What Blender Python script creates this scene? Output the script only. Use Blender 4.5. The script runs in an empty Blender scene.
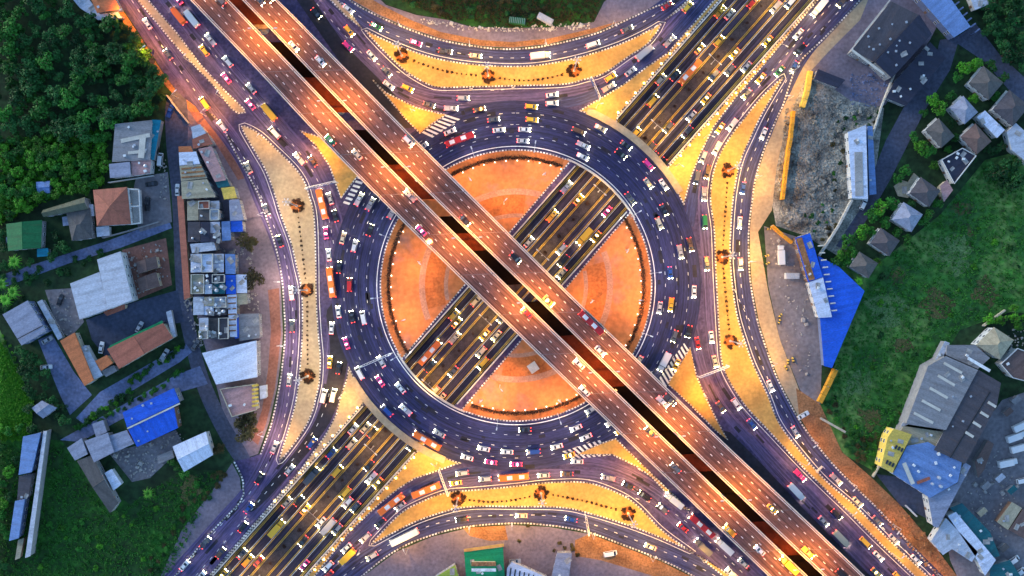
import bpy, bmesh, math, random
import numpy as np
from mathutils import Vector, Matrix
from mathutils.geometry import tessellate_polygon
R = math.radians
random.seed(7)
rng = np.random.default_rng(7)
sc = bpy.context.scene
COL = sc.collection

# ------------------------------------------------------------------ camera, sky, exposure
S = 0.375          # metres per photo pixel at ground level
H = 420.0          # drone height
cam_d = bpy.data.cameras.new('camera')
cam = bpy.data.objects.new('camera', cam_d); COL.objects.link(cam)
cam.location = (0, 0, H)
cam_d.sensor_width = 36.0
cam_d.lens = 36.0 * H / (1024 * S)
cam_d.clip_start = 1.0; cam_d.clip_end = 6000
sc.camera = cam

SUN_EL, SUN_AZ = R(14), R(300)
w = bpy.data.worlds.new('World'); sc.world = w; w.use_nodes = True
nt = w.node_tree; nt.nodes.clear()
wo = nt.nodes.new('ShaderNodeOutputWorld'); bg = nt.nodes.new('ShaderNodeBackground')
sky = nt.nodes.new('ShaderNodeTexSky'); sky.sky_type = 'NISHITA'; sky.sun_disc = False
sky.sun_elevation = SUN_EL; sky.sun_rotation = SUN_AZ
sky.air_density = 1.0; sky.dust_density = 0.4; sky.ozone_density = 3.0
bg.inputs[1].default_value = 0.10
nt.links.new(sky.outputs[0], bg.inputs[0]); nt.links.new(bg.outputs[0], wo.inputs[0])
sun_d = bpy.data.lights.new('sun', 'SUN'); sun_d.energy = 0.5; sun_d.angle = R(20); sun_d.color = (1, .93, .86)
sun = bpy.data.objects.new('sun', sun_d); COL.objects.link(sun)
# sky's sun_rotation turns clockwise from +Y
sdir = Vector((math.sin(SUN_AZ) * math.cos(SUN_EL), math.cos(SUN_AZ) * math.cos(SUN_EL), math.sin(SUN_EL)))
sun.rotation_euler = sdir.to_track_quat('Z', 'Y').to_euler()
vs = sc.view_settings
vs.view_transform = 'Standard'; vs.look = 'None'; vs.gamma = 1; vs.use_curve_mapping = False
vs.exposure = 1.95
cy = sc.cycles
cy.use_denoising = True
cy.max_bounces = 4; cy.diffuse_bounces = 2; cy.glossy_bounces = 2; cy.transmission_bounces = 2
cy.sample_clamp_indirect = 4.0
cy.use_light_tree = True
SODIUM = (1.0, 0.34, 0.035); AMBER = (1.0, 0.49, 0.075); COOL = (0.80, 0.88, 1.0)

# ------------------------------------------------------------------ basic helpers
def P(px, py, z=0.0):
    """photo pixel of a point that stands at height z -> its place in the world"""
    k = S * (H - z) / H
    return Vector(((px - 512) * k, (288 - py) * k, z))
TC = (516.0, 285.0); TU = (0.662, -0.7495); TN = (0.7495, 0.662)
def T(t, o):
    return (TC[0] + t * TU[0] + o * TN[0], TC[1] + t * TU[1] + o * TN[1])

def new_obj(name, me, mat=None, parent=None, loc=None, rz=None):
    o = bpy.data.objects.new(name, me); COL.objects.link(o)
    if mat is not None and me is not None:
        me.materials.clear()
        for m in (mat if isinstance(mat, (list, tuple)) else [mat]): me.materials.append(m)
    if parent is not None: o.parent = parent
    if loc is not None: o.location = loc
    if rz is not None: o.rotation_euler[2] = rz
    return o
def empty(name, loc=(0, 0, 0), rz=0.0):
    o = bpy.data.objects.new(name, None); COL.objects.link(o)
    o.empty_display_size = .2; o.location = loc; o.rotation_euler[2] = rz
    return o
def tag(o, label=None, cat=None, group=None, kind=None):
    if label: o['label'] = label
    if cat: o['category'] = cat
    if group: o['group'] = group
    if kind: o['kind'] = kind
    return o
ORD = ['first', 'second', 'third', 'fourth', 'fifth', 'sixth', 'seventh', 'eighth', 'ninth', 'tenth', 'eleventh', 'twelfth', 'thirteenth',
       'fourteenth', 'fifteenth', 'sixteenth', 'seventeenth', 'eighteenth', 'nineteenth', 'twentieth', 'twenty-first', 'twenty-second',
       'twenty-third', 'twenty-fourth', 'twenty-fifth', 'twenty-sixth', 'twenty-seventh', 'twenty-eighth', 'twenty-ninth', 'thirtieth',
       'thirty-first', 'thirty-second', 'thirty-third', 'thirty-fourth', 'thirty-fifth', 'thirty-sixth', 'thirty-seventh', 'thirty-eighth',
       'thirty-ninth', 'fortieth']

class MB:
    """collects faces and turns them into ONE mesh"""
    def __init__(s): s.v = []; s.f = []; s.m = []; s.uv = []
    def face(s, pts, mi=0, uv=None):
        b = len(s.v); s.v += [tuple(p) for p in pts]; s.f.append(tuple(range(b, b + len(pts)))); s.m.append(mi)
        s.uv.append(uv if uv else [(p[0], p[1]) for p in pts])
    def box(s, c, d, rz=0.0, mi=0, top=None):
        """box centred at c, size d; top = scale of the top face"""
        ca, sa = math.cos(rz), math.sin(rz); tp = top or (1, 1); q = []
        for z, k in ((-1, (1, 1)), (1, tp)):
            for x, y in ((-1, -1), (1, -1), (1, 1), (-1, 1)):
                X, Y = x * d[0] / 2 * k[0], y * d[1] / 2 * k[1]
                q.append((c[0] + X * ca - Y * sa, c[1] + X * sa + Y * ca, c[2] + z * d[2] / 2))
        b = len(s.v); s.v += q
        for f in ((3, 2, 1, 0), (4, 5, 6, 7), (0, 1, 5, 4), (1, 2, 6, 5), (2, 3, 7, 6), (3, 0, 4, 7)):
            s.f.append(tuple(b + i for i in f)); s.m.append(mi); s.uv.append([(q[i][0], q[i][1]) for i in f])
    def bar(s, a, b_, r, r2=None, n=6, mi=0):
        a = Vector(a); b_ = Vector(b_); d = b_ - a
        if d.length < 1e-6: return
        qn = d.to_track_quat('Z', 'Y'); r2 = r if r2 is None else r2; base = len(s.v)
        for p, rr in ((a, r), (b_, r2)):
            for i in range(n):
                t = 2 * math.pi * i / n
                s.v.append(tuple(p + qn @ Vector((math.cos(t) * rr, math.sin(t) * rr, 0))))
        for i in range(n):
            j = (i + 1) % n
            s.f.append((base + i, base + j, base + n + j, base + n + i)); s.m.append(mi); s.uv.append([(0, 0)] * 4)
        s.f.append(tuple(base + i for i in reversed(range(n)))); s.m.append(mi); s.uv.append([(0, 0)] * n)
        s.f.append(tuple(base + n + i for i in range(n))); s.m.append(mi); s.uv.append([(0, 0)] * n)
    def poly(s, pts, z, mi=0):
        """flat polygon, any outline, facing up"""
        p3 = [Vector((p[0], p[1], 0)) for p in pts]
        b = len(s.v); s.v += [(p[0], p[1], z) for p in pts]
        for t in tessellate_polygon([p3]):
            a, c, d = [p3[i] for i in t]
            if (c - a).cross(d - a).z < 0: t = (t[0], t[2], t[1])
            s.f.append(tuple(b + i for i in t)); s.m.append(mi); s.uv.append([(pts[i][0], pts[i][1]) for i in t])
    def prism(s, pts, z0, z1, mi=0, side=None):
        s.poly(pts, z1, mi); n = len(pts)
        ar = sum(pts[i][0] * pts[(i + 1) % n][1] - pts[(i + 1) % n][0] * pts[i][1] for i in range(n))
        L = 0
        for i in range(n):
            a, c = pts[i], pts[(i + 1) % n]
            if ar < 0: a, c = c, a
            l = math.hypot(c[0] - a[0], c[1] - a[1])
            s.face([(a[0], a[1], z0), (c[0], c[1], z0), (c[0], c[1], z1), (a[0], a[1], z1)], mi if side is None else side,
                   [(L, z0), (L + l, z0), (L + l, z1), (L, z1)]); L += l
    def ribbon(s, A, B, mi=0, v0=0.0):
        """strip between two polylines of 3-D points; uv = metres across, metres along"""
        v = v0
        for i in range(len(A) - 1):
            a, b_, c, d = Vector(A[i]), Vector(B[i]), Vector(B[i + 1]), Vector(A[i + 1])
            wd = (b_ - a).length; l = (((d + c) - (a + b_)) / 2).length
            f = [a, b_, c, d]; uv = [(0, v), (wd, v), (wd, v + l), (0, v + l)]
            nrm = (b_ - a).cross(d - a)
            if nrm.z < 0: f.reverse(); uv.reverse()
            s.face(f, mi, uv); v += l
    def wallribbon(s, A, B, mi=0):
        v = 0
        for i in range(len(A) - 1):
            l = (Vector(A[i + 1]) - Vector(A[i])).length; h = (Vector(B[i]) - Vector(A[i])).length
            s.face([A[i], A[i + 1], B[i + 1], B[i]], mi, [(v, 0), (v + l, 0), (v + l, h), (v, h)]); v += l
    def mesh(s, name):
        me = bpy.data.meshes.new(name); me.from_pydata(s.v, [], s.f)
        me.polygons.foreach_set('material_index', s.m)
        ul = me.uv_layers.new(name='UVMap'); fl = [c for u in s.uv for p in u for c in p]
        ul.data.foreach_set('uv', fl); me.update(); return me
    def build(s, name, mat, parent=None, loc=None, rz=None):
        return new_obj(name, s.mesh(name), mat, parent, loc, rz)

def smooth(pts, closed=False, step=6.0):
    """Catmull-Rom through 2-D points"""
    n = len(pts); out = []
    for i in range(n if closed else n - 1):
        if closed: p0, p1, p2, p3 = pts[i - 1], pts[i], pts[(i + 1) % n], pts[(i + 2) % n]
        else: p0, p1, p2, p3 = pts[max(i - 1, 0)], pts[i], pts[i + 1], pts[min(i + 2, n - 1)]
        l = math.hypot(p2[0] - p1[0], p2[1] - p1[1]); k = max(1, int(l / step))
        for j in range(k):
            t = j / k
            out.append(tuple(.5 * (2 * p1[a] + (p2[a] - p0[a]) * t + (2 * p0[a] - 5 * p1[a] + 4 * p2[a] - p3[a]) * t * t
                                   + (3 * p1[a] - p0[a] - 3 * p2[a] + p3[a]) * t ** 3) for a in (0, 1)))
    if not closed: out.append(tuple(pts[-1]))
    return out
def resample(pts, n):
    a = np.array(pts, float); d = np.r_[0, np.cumsum(np.hypot(*np.diff(a, axis=0).T))]
    t = np.linspace(0, d[-1], n)
    return [(float(np.interp(x, d, a[:, 0])), float(np.interp(x, d, a[:, 1]))) for x in t]
def offset(pts, d, closed=False):
    """offset a 2-D polyline to its left by d"""
    n = len(pts); out = []
    for i in range(n):
        a = pts[(i - 1) % n] if (closed or i > 0) else pts[i]
        b = pts[(i + 1) % n] if (closed or i < n - 1) else pts[i]
        dx, dy = b[0] - a[0], b[1] - a[1]; l = math.hypot(dx, dy) or 1
        out.append((pts[i][0] - dy / l * d, pts[i][1] + dx / l * d))
    return out
def area2(pts):
    n = len(pts)
    return sum(pts[i][0] * pts[(i + 1) % n][1] - pts[(i + 1) % n][0] * pts[i][1] for i in range(n))
def inside(p, poly):
    x, y = p; c = False; n = len(poly)
    for i in range(n):
        x1, y1 = poly[i]; x2, y2 = poly[(i + 1) % n]
        if (y1 > y) != (y2 > y) and x < (x2 - x1) * (y - y1) / (y2 - y1) + x1: c = not c
    return c
def W2(pts, z=0.0): return [tuple(P(x, y, z)[:2]) for x, y in pts]

# ------------------------------------------------------------------ materials
def mat(name, col, rough=.85, var=.25, scale=.6, col2=None, bump=0.0, bscale=8.0, metal=0.0, coords='Object', stretch=None, spec=.3, fine=.12, ramp=None):
    m = bpy.data.materials.new(name); m.use_nodes = True; t = m.node_tree; N = t.nodes; Lk = t.links
    b = N['Principled BSDF']; b.inputs['Roughness'].default_value = rough; b.inputs['Metallic'].default_value = metal
    b.inputs['Specular IOR Level'].default_value = spec
    tc = N.new('ShaderNodeTexCoord'); out = tc.outputs[coords]
    if stretch:
        mp = N.new('ShaderNodeMapping'); mp.inputs['Scale'].default_value = stretch; Lk.new(out, mp.inputs[0]); out = mp.outputs[0]
    n1 = N.new('ShaderNodeTexNoise'); n1.inputs['Scale'].default_value = scale; n1.inputs['Detail'].default_value = 6; n1.inputs['Roughness'].default_value = .62
    Lk.new(out, n1.inputs['Vector'])
    cr = N.new('ShaderNodeValToRGB'); c2 = col2 or tuple(c * (1 - var) for c in col)
    hi = tuple(min(1, c * (1 + var * .6)) for c in col)
    cr.color_ramp.elements[0].position = .32; cr.color_ramp.elements[0].color = (*c2, 1)
    cr.color_ramp.elements[1].position = .68; cr.color_ramp.elements[1].color = (*hi, 1)
    for pos, c_ in (ramp or ()):
        el = cr.color_ramp.elements.new(pos); el.color = (*c_, 1)
    Lk.new(n1.outputs[0], cr.inputs[0])
    n2 = N.new('ShaderNodeTexNoise'); n2.inputs['Scale'].default_value = scale * 9; n2.inputs['Detail'].default_value = 4
    Lk.new(out, n2.inputs['Vector'])
    mr = N.new('ShaderNodeMapRange'); mr.inputs[3].default_value = 1 - fine * 2.4; mr.inputs[4].default_value = 1 + fine * 2.4
    mr.inputs[1].default_value = .25; mr.inputs[2].default_value = .75
    Lk.new(n2.outputs[0], mr.inputs[0])
    mx = N.new('ShaderNodeMix'); mx.data_type = 'RGBA'; mx.blend_type = 'MULTIPLY'; mx.inputs[0].default_value = 1
    Lk.new(cr.outputs[0], mx.inputs[6]); Lk.new(mr.outputs[0], mx.inputs[7])
    Lk.new(mx.outputs[2], b.inputs['Base Color'])
    if bump:
        bn = N.new('ShaderNodeTexNoise'); bn.inputs['Scale'].default_value = bscale; bn.inputs['Detail'].default_value = 3
        Lk.new(tc.outputs['Object'], bn.inputs['Vector'])
        bp = N.new('ShaderNodeBump'); bp.inputs['Strength'].default_value = bump; bp.inputs['Distance'].default_value = .1
        Lk.new(bn.outputs[0], bp.inputs['Height']); Lk.new(bp.outputs[0], b.inputs['Normal'])
    return m
def emit(name, col, strength):
    m = bpy.data.materials.new(name); m.use_nodes = True; b = m.node_tree.nodes['Principled BSDF']
    b.inputs['Base Color'].default_value = (*[min(1, c) * .8 for c in col], 1)
    b.inputs['Emission Color'].default_value = (*col, 1); b.inputs['Emission Strength'].default_value = strength
    return m
def plain(name, col, rough=.4, metal=0.0, spec=.5, coat=0.0):
    m = bpy.data.materials.new(name); m.use_nodes = True; b = m.node_tree.nodes['Principled BSDF']
    b.inputs['Base Color'].default_value = (*col, 1); b.inputs['Roughness'].default_value = rough
    b.inputs['Metallic'].default_value = metal; b.inputs['Specular IOR Level'].default_value = spec
    b.inputs['Coat Weight'].default_value = coat
    return m
def roofmat(name, col, var=.18, pitch=.35, rust=(.25, .12, .06), rusty=.25, metal=.0, rough=.55):
    """sheet or tile roof: uv in metres, ribs run up the slope, weather streaks"""
    m = mat(name, col, rough=rough, var=var, scale=.28, coords='UV', metal=metal, stretch=(1, .45, 1), fine=.1)
    t = m.node_tree; N = t.nodes; Lk = t.links; b = N['Principled BSDF']
    old = b.inputs['Base Color'].links[0].from_socket
    tc = N.new('ShaderNodeTexCoord')
    mp = N.new('ShaderNodeMapping'); mp.inputs['Scale'].default_value = (.9, .12, 1); Lk.new(tc.outputs['UV'], mp.inputs[0])
    n = N.new('ShaderNodeTexNoise'); n.inputs['Scale'].default_value = 1.1; n.inputs['Detail'].default_value = 5; Lk.new(mp.outputs[0], n.inputs['Vector'])
    r = N.new('ShaderNodeMapRange'); r.inputs[1].default_value = .55; r.inputs[2].default_value = .75; r.inputs[4].default_value = rusty
    Lk.new(n.outputs[0], r.inputs[0])
    mx = N.new('ShaderNodeMix'); mx.data_type = 'RGBA'; Lk.new(r.outputs[0], mx.inputs[0]); Lk.new(old, mx.inputs[6]); mx.inputs[7].default_value = (*rust, 1)
    # each sheet its own slight tint
    sx = N.new('ShaderNodeSeparateXYZ'); Lk.new(tc.outputs['UV'], sx.inputs[0])
    fl = N.new('ShaderNodeMath'); fl.operation = 'MULTIPLY'; fl.inputs[1].default_value = 1 / 1.1; Lk.new(sx.outputs[0], fl.inputs[0])
    ff = N.new('ShaderNodeMath'); ff.operation = 'FLOOR'; Lk.new(fl.outputs[0], ff.inputs[0])
    wn = N.new('ShaderNodeTexWhiteNoise'); wn.noise_dimensions = '1D'; Lk.new(ff.outputs[0], wn.inputs['W'])
    m2 = N.new('ShaderNodeMapRange'); m2.inputs[3].default_value = .86; m2.inputs[4].default_value = 1.08; Lk.new(wn.outputs[0], m2.inputs[0])
    mx2 = N.new('ShaderNodeMix'); mx2.data_type = 'RGBA'; mx2.blend_type = 'MULTIPLY'; mx2.inputs[0].default_value = 1
    Lk.new(mx.outputs[2], mx2.inputs[6]); Lk.new(m2.outputs[0], mx2.inputs[7]); Lk.new(mx2.outputs[2], b.inputs['Base Color'])
    wv = N.new('ShaderNodeTexWave'); wv.inputs['Scale'].default_value = 1 / pitch / 3.14; Lk.new(tc.outputs['UV'], wv.inputs['Vector'])
    bp = N.new('ShaderNodeBump'); bp.inputs['Strength'].default_value = .35; bp.inputs['Distance'].default_value = .06
    Lk.new(wv.outputs[0], bp.inputs['Height']); Lk.new(bp.outputs[0], b.inputs['Normal'])
    return m
def roadmat(name, col, streak=.35, lane=3.4):
    """asphalt on a ribbon: uv = metres across, metres along; tyre wear and patching run along the lane"""
    m = mat(name, col, rough=.72, var=.3, scale=.35, coords='UV', stretch=(1, .16, 1), fine=.16, spec=.35)
    t = m.node_tree; N = t.nodes; Lk = t.links; b = N['Principled BSDF']
    old = b.inputs['Base Color'].links[0].from_socket
    tc = N.new('ShaderNodeTexCoord'); mp = N.new('ShaderNodeMapping'); mp.inputs['Scale'].default_value = (1.6, .02, 1); Lk.new(tc.outputs['UV'], mp.inputs[0])
    n = N.new('ShaderNodeTexNoise'); n.inputs['Scale'].default_value = 1; n.inputs['Detail'].default_value = 5; Lk.new(mp.outputs[0], n.inputs['Vector'])
    r = N.new('ShaderNodeMapRange'); r.inputs[1].default_value = .3; r.inputs[2].default_value = .7; r.inputs[3].default_value = 1 - streak; r.inputs[4].default_value = 1 + streak * 1.5
    Lk.new(n.outputs[0], r.inputs[0])
    mx = N.new('ShaderNodeMix'); mx.data_type = 'RGBA'; mx.blend_type = 'MULTIPLY'; mx.inputs[0].default_value = 1
    Lk.new(old, mx.inputs[6]); Lk.new(r.outputs[0], mx.inputs[7]); Lk.new(mx.outputs[2], b.inputs['Base Color'])
    return m
def kerbmat(name, light, dark, period):
    m = bpy.data.materials.new(name); m.use_nodes = True; t = m.node_tree; N = t.nodes; Lk = t.links; b = N['Principled BSDF']
    b.inputs['Roughness'].default_value = .7
    tc = N.new('ShaderNodeTexCoord'); sx = N.new('ShaderNodeSeparateXYZ'); Lk.new(tc.outputs['UV'], sx.inputs[0])
    a = N.new('ShaderNodeMath'); a.operation = 'DIVIDE'; a.inputs[1].default_value = period; Lk.new(sx.outputs[1], a.inputs[0])
    f = N.new('ShaderNodeMath'); f.operation = 'FRACT'; Lk.new(a.outputs[0], f.inputs[0])
    g = N.new('ShaderNodeMath'); g.operation = 'GREATER_THAN'; g.inputs[1].default_value = .45; Lk.new(f.outputs[0], g.inputs[0])
    nz = N.new('ShaderNodeTexNoise'); nz.inputs['Scale'].default_value = .35; nz.inputs['Detail'].default_value = 5; Lk.new(tc.outputs['Object'], nz.inputs['Vector'])
    mr = N.new('ShaderNodeMapRange'); mr.inputs[1].default_value = .36; mr.inputs[2].default_value = .62; mr.inputs[3].default_value = .22; mr.inputs[4].default_value = 1.05; Lk.new(nz.outputs[0], mr.inputs[0])
    mx = N.new('ShaderNodeMix'); mx.data_type = 'RGBA'; Lk.new(g.outputs[0], mx.inputs[0]); mx.inputs[6].default_value = (*dark, 1); mx.inputs[7].default_value = (*light, 1)
    mm = N.new('ShaderNodeMix'); mm.data_type = 'RGBA'; mm.blend_type = 'MULTIPLY'; mm.inputs[0].default_value = 1
    Lk.new(mx.outputs[2], mm.inputs[6]); Lk.new(mr.outputs[0], mm.inputs[7]); Lk.new(mm.outputs[2], b.inputs['Base Color'])
    return m
def leafmat(name, col, var=.5, hue=None):
    m = bpy.data.materials.new(name); m.use_nodes = True; t = m.node_tree; N = t.nodes; Lk = t.links; b = N['Principled BSDF']
    b.inputs['Roughness'].default_value = .6; b.inputs['Specular IOR Level'].default_value = .25
    tc = N.new('ShaderNodeTexCoord'); n = N.new('ShaderNodeTexNoise'); n.inputs['Scale'].default_value = 2.6; n.inputs['Detail'].default_value = 4
    Lk.new(tc.outputs['Object'], n.inputs['Vector'])
    oi = N.new('ShaderNodeObjectInfo')
    ad = N.new('ShaderNodeMath'); ad.operation = 'ADD'; Lk.new(n.outputs[0], ad.inputs[0])
    sb = N.new('ShaderNodeMath'); sb.operation = 'MULTIPLY_ADD'; sb.inputs[1].default_value = .5; sb.inputs[2].default_value = -.25; Lk.new(oi.outputs['Random'], sb.inputs[0])
    Lk.new(sb.outputs[0], ad.inputs[1])
    cr = N.new('ShaderNodeValToRGB'); h = hue or tuple(min(1, c * (1 + var)) for c in col)
    cr.color_ramp.elements[0].position = .25; cr.color_ramp.elements[0].color = (*[c * (1 - var) for c in col], 1)
    cr.color_ramp.elements[1].position = .78; cr.color_ramp.elements[1].color = (*h, 1)
    Lk.new(ad.outputs[0], cr.inputs[0]); Lk.new(cr.outputs[0], b.inputs['Base Color'])
    return m
M = {}
M['asphalt'] = mat('asphalt', (.088, .064, .140), col2=(.020, .022, .080), rough=.72, var=.25, scale=.09, fine=.2, bump=.15, bscale=3)
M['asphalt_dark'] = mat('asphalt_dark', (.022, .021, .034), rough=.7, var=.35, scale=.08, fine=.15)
M['street'] = mat('street_asphalt', (.085, .09, .13), rough=.8, var=.25, scale=.09, fine=.15)
M['ring'] = roadmat('ring_asphalt', (.021, .024, .080), .55)
M['trench_road'] = roadmat('underpass_asphalt', (.030, .026, .050), .7)
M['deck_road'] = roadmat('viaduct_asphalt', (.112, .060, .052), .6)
M['lane_wear'] = roadmat('worn_lane_asphalt', (.076, .060, .142), .65)
M['lane_navy'] = roadmat('navy_lane_asphalt', (.036, .042, .115), .62)
M['bare'] = mat('bare_patch', (.13, .10, .035), col2=(.05, .075, .022), var=.3, scale=.25, fine=.3, bump=.5, bscale=1.5)
M['sage'] = mat('sage_patch', (.12, .20, .07), col2=(.05, .13, .03), var=.3, scale=.25, fine=.3, bump=.5, bscale=1.5)
M['median'] = mat('median_soil', (.075, .060, .060), var=.5, scale=.4, fine=.2)
M['gap_shade'] = mat('gap_shade', (.003, .002, .002), var=.4, scale=.3, spec=.02)  # black put in for the dark of the open deck gap
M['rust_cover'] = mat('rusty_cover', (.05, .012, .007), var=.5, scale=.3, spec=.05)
M['concrete'] = mat('concrete', (.40, .37, .34), var=.25, scale=.25, fine=.1)
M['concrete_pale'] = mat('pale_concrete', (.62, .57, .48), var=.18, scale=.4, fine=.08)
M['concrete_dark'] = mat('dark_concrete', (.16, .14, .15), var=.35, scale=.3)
M['paver'] = mat('island_paver', (.58, .35, .095), col2=(.44, .25, .07), var=.12, scale=.10, fine=.09, bump=.2, bscale=5)
M['paver_tan'] = mat('tan_paver', (.46, .36, .22), col2=(.34, .26, .17), var=.12, scale=.10, fine=.09, bump=.2, bscale=5)
M['terracotta'] = mat('terracotta_paving', (.60, .21, .06), col2=(.36, .17, .13), ramp=[(.46, (.52, .19, .065))], var=.12, scale=.06, fine=.10, bump=.2, bscale=5)
M['orange_bed'] = mat('orange_soil', (.46, .15, .04), var=.3, scale=.12, fine=.14, bump=.4, bscale=4)
M['path_grey'] = mat('grey_path', (.42, .23, .15), var=.2, scale=.2)
M['walk'] = mat('footway', (.20, .165, .20), var=.25, scale=.10, fine=.12)
M['walk_red'] = mat('red_footway', (.26, .12, .09), var=.3, scale=.12, fine=.12)
M['yard'] = mat('yard_concrete', (.22, .20, .21), var=.3, scale=.08, fine=.12)
M['lot'] = mat('parking_asphalt', (.06, .075, .12), var=.3, scale=.08, fine=.12)
M['blue_yard'] = mat('pale_yard', (.15, .18, .30), var=.35, scale=.10, fine=.15)
M['dirt'] = mat('orange_dirt', (.33, .155, .065), var=.4, scale=.16, fine=.2, bump=.4, bscale=2)
M['gravel'] = mat('gravel', (.40, .38, .31), col2=(.06, .055, .05), var=.3, scale=.16, fine=.25, bump=.6, bscale=2.5)
M['ground'] = mat('soil_ground', (.020, .050, .016), var=.6, scale=.05, fine=.25, bump=.5, bscale=1.2)
M['field'] = mat('meadow', (.050, .175, .026), ramp=[(.345, (.12, .085, .03)), (.39, (.026, .10, .022)), (.5, (.042, .16, .024)), (.58, (.13, .23, .055)), (.64, (.05, .19, .022))], var=.5, scale=.045, fine=.28, col2=(.018, .078, .028), bump=.6, bscale=1.2)
M['field_dark'] = mat('dark_meadow', (.022, .125, .010), ramp=[(.27, (.045, .032, .014)), (.5, (.018, .07, .010))], var=.55, scale=.05, fine=.28, col2=(.016, .034, .012), bump=.6, bscale=1.2)
M['white_paint'] = mat('white_road_paint', (.80, .80, .78), var=.25, scale=.7, fine=.12, rough=.6)
M['yellow_paint'] = mat('yellow_road_paint', (.78, .52, .08), var=.2, scale=.7, fine=.12, rough=.6)
M['kerb'] = kerbmat('painted_kerb', (.85, .83, .78), (.10, .09, .10), 1.2)
M['steel'] = plain('galvanised_steel', (.55, .55, .57), .45, .6)
M['white_steel'] = plain('white_steel', (.75, .75, .73), .45)
M['dark'] = plain('dark_plastic', (.02, .02, .022), .5)
M['trunk'] = mat('bark', (.10, .065, .04), var=.3, scale=3)
M['leaf'] = leafmat('leaf_green', (.030, .155, .016), .55)
M['leaf_dark'] = leafmat('leaf_dark', (.019, .095, .018), .55)
M['leaf_bright'] = leafmat('leaf_bright', (.065, .24, .012), .5)
M['leaf_olive'] = leafmat('leaf_olive', (.075, .06, .018), .5)
M['hedge'] = leafmat('leaf_hedge', (.05, .022, .012), .5)
M['glass'] = plain('window_glass', (.025, .03, .045), .08, 0, .8)
M['lit_sodium'] = emit('sodium_lamp', (1, .55, .14), 14)
M['lit_white'] = emit('white_lamp', (1, .95, .85), 14)
M['lit_garden'] = emit('garden_lamp', (1, .9, .7), 3.5)
M['headlight'] = emit('headlight', (1, .80, .36), 45)
M['taillight'] = emit('taillight', (1, .04, .03), 5)
# ------------------------------------------------------------------ ground, underpass cutting
def sheet(name, px, z, m, label=None, smooth_it=False, kind='structure', thick=0.0):
    pts = smooth(px, True) if smooth_it else px
    b = MB()
    if thick: b.prism(W2(pts), z - thick, z)
    else: b.poly(W2(pts), z)
    o = b.build(name, M[m] if isinstance(m, str) else m); tag(o, label, kind=kind)
    return o
TH = 34.0                                        # half width of the cutting, px
FAR = 3000
sheet('ground', [T(-FAR, -TH), T(FAR, -TH), T(FAR, -FAR), T(-FAR, -FAR)], 0, 'ground', 'dark soil and grass to the upper side of the underpass')
sheet('ground', [T(-FAR, TH), T(FAR, TH), T(FAR, FAR), T(-FAR, FAR)], 0, 'ground', 'dark soil and grass to the lower side of the underpass')
for s in (-1, 1):
    sheet('ground', [T(s * 640, -TH), T(s * 640, TH), T(s * FAR, TH), T(s * FAR, -TH)], 0.0, 'ground', 'ground past the ' + ('upper' if s > 0 else 'lower') + ' end of the underpass')
def tz(t):
    a = abs(t)
    return -5.8 if a < 215 else -5.8 + 5.6 * min(1, (a - 215) / 400) ** 1.0
TT = [-640 + 16 * i for i in range(81)]
def tl(o, dz=0.0, ts=TT):
    out = []
    for t in ts:
        p = P(*T(t, o)); out.append((p.x, p.y, tz(t) + dz))
    return out
def tg(o, z, ts=TT):
    return [(*P(*T(t, o))[:2], z) for t in ts]
for (a, b_, nm) in ((-TH, -4.6, 'upper'), (4.6, TH, 'lower')):
    b = MB(); b.ribbon(tl(a), tl(b_)); tag(b.build('underpass_road', M['trench_road']), 'sunken three lane carriageway on the ' + nm + ' side of the median', kind='structure')
# median of the underpass: kerbed planter with yellow edges
b = MB()
b.ribbon(tl(-3.4, .55), tl(3.4, .55), 0)
for s in (-1, 1):
    b.ribbon(tl(s * 4.6, .75), tl(s * 3.4, .75), 1); b.wallribbon(tl(s * 4.6, 0), tl(s * 4.6, .75), 1); b.wallribbon(tl(s * 3.4, .5), tl(s * 3.4, .75), 1)
o = b.build('underpass_median', [M['median'], M['yellow_paint']]); tag(o, 'sandy median with yellow painted edges along the underpass', 'median')
# retaining walls with capped parapets
for s, nm in ((-1, 'upper'), (1, 'lower')):
    root = empty('retaining_wall', P(*T(0, s * TH)))
    tag(root, 'concrete retaining wall along the ' + nm + ' side of the underpass', 'wall')
    L = -root.location
    sh = lambda pts: [(p[0] + L.x, p[1] + L.y, p[2]) for p in pts]
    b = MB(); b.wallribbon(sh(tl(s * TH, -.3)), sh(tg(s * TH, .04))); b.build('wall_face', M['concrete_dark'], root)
    def on_ring(t):
        q = T(t, s * (TH + .5)); return 135.0 < math.hypot(q[0] - 516, q[1] - 285.5) < 192.5
    TF = [-640 + 4 * i for i in range(321)]; run = []
    for t in TF + [None]:
        if t is not None and not on_ring(t): run.append(t); continue
        if len(run) > 2:
            b = MB(); A, B = sh(tg(s * TH, .95, run)), sh(tg(s * (TH + 1.1), .95, run))
            b.ribbon(A, B); b.wallribbon(sh(tg(s * (TH + 1.1), 0, run)), B); b.wallribbon(sh(tg(s * TH, -.02, run)), A)
            for k in (0, -1):
                b.face([(A[k][0], A[k][1], 0), (B[k][0], B[k][1], 0), B[k], A[k]])
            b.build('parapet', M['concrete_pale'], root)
        run = []
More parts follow.
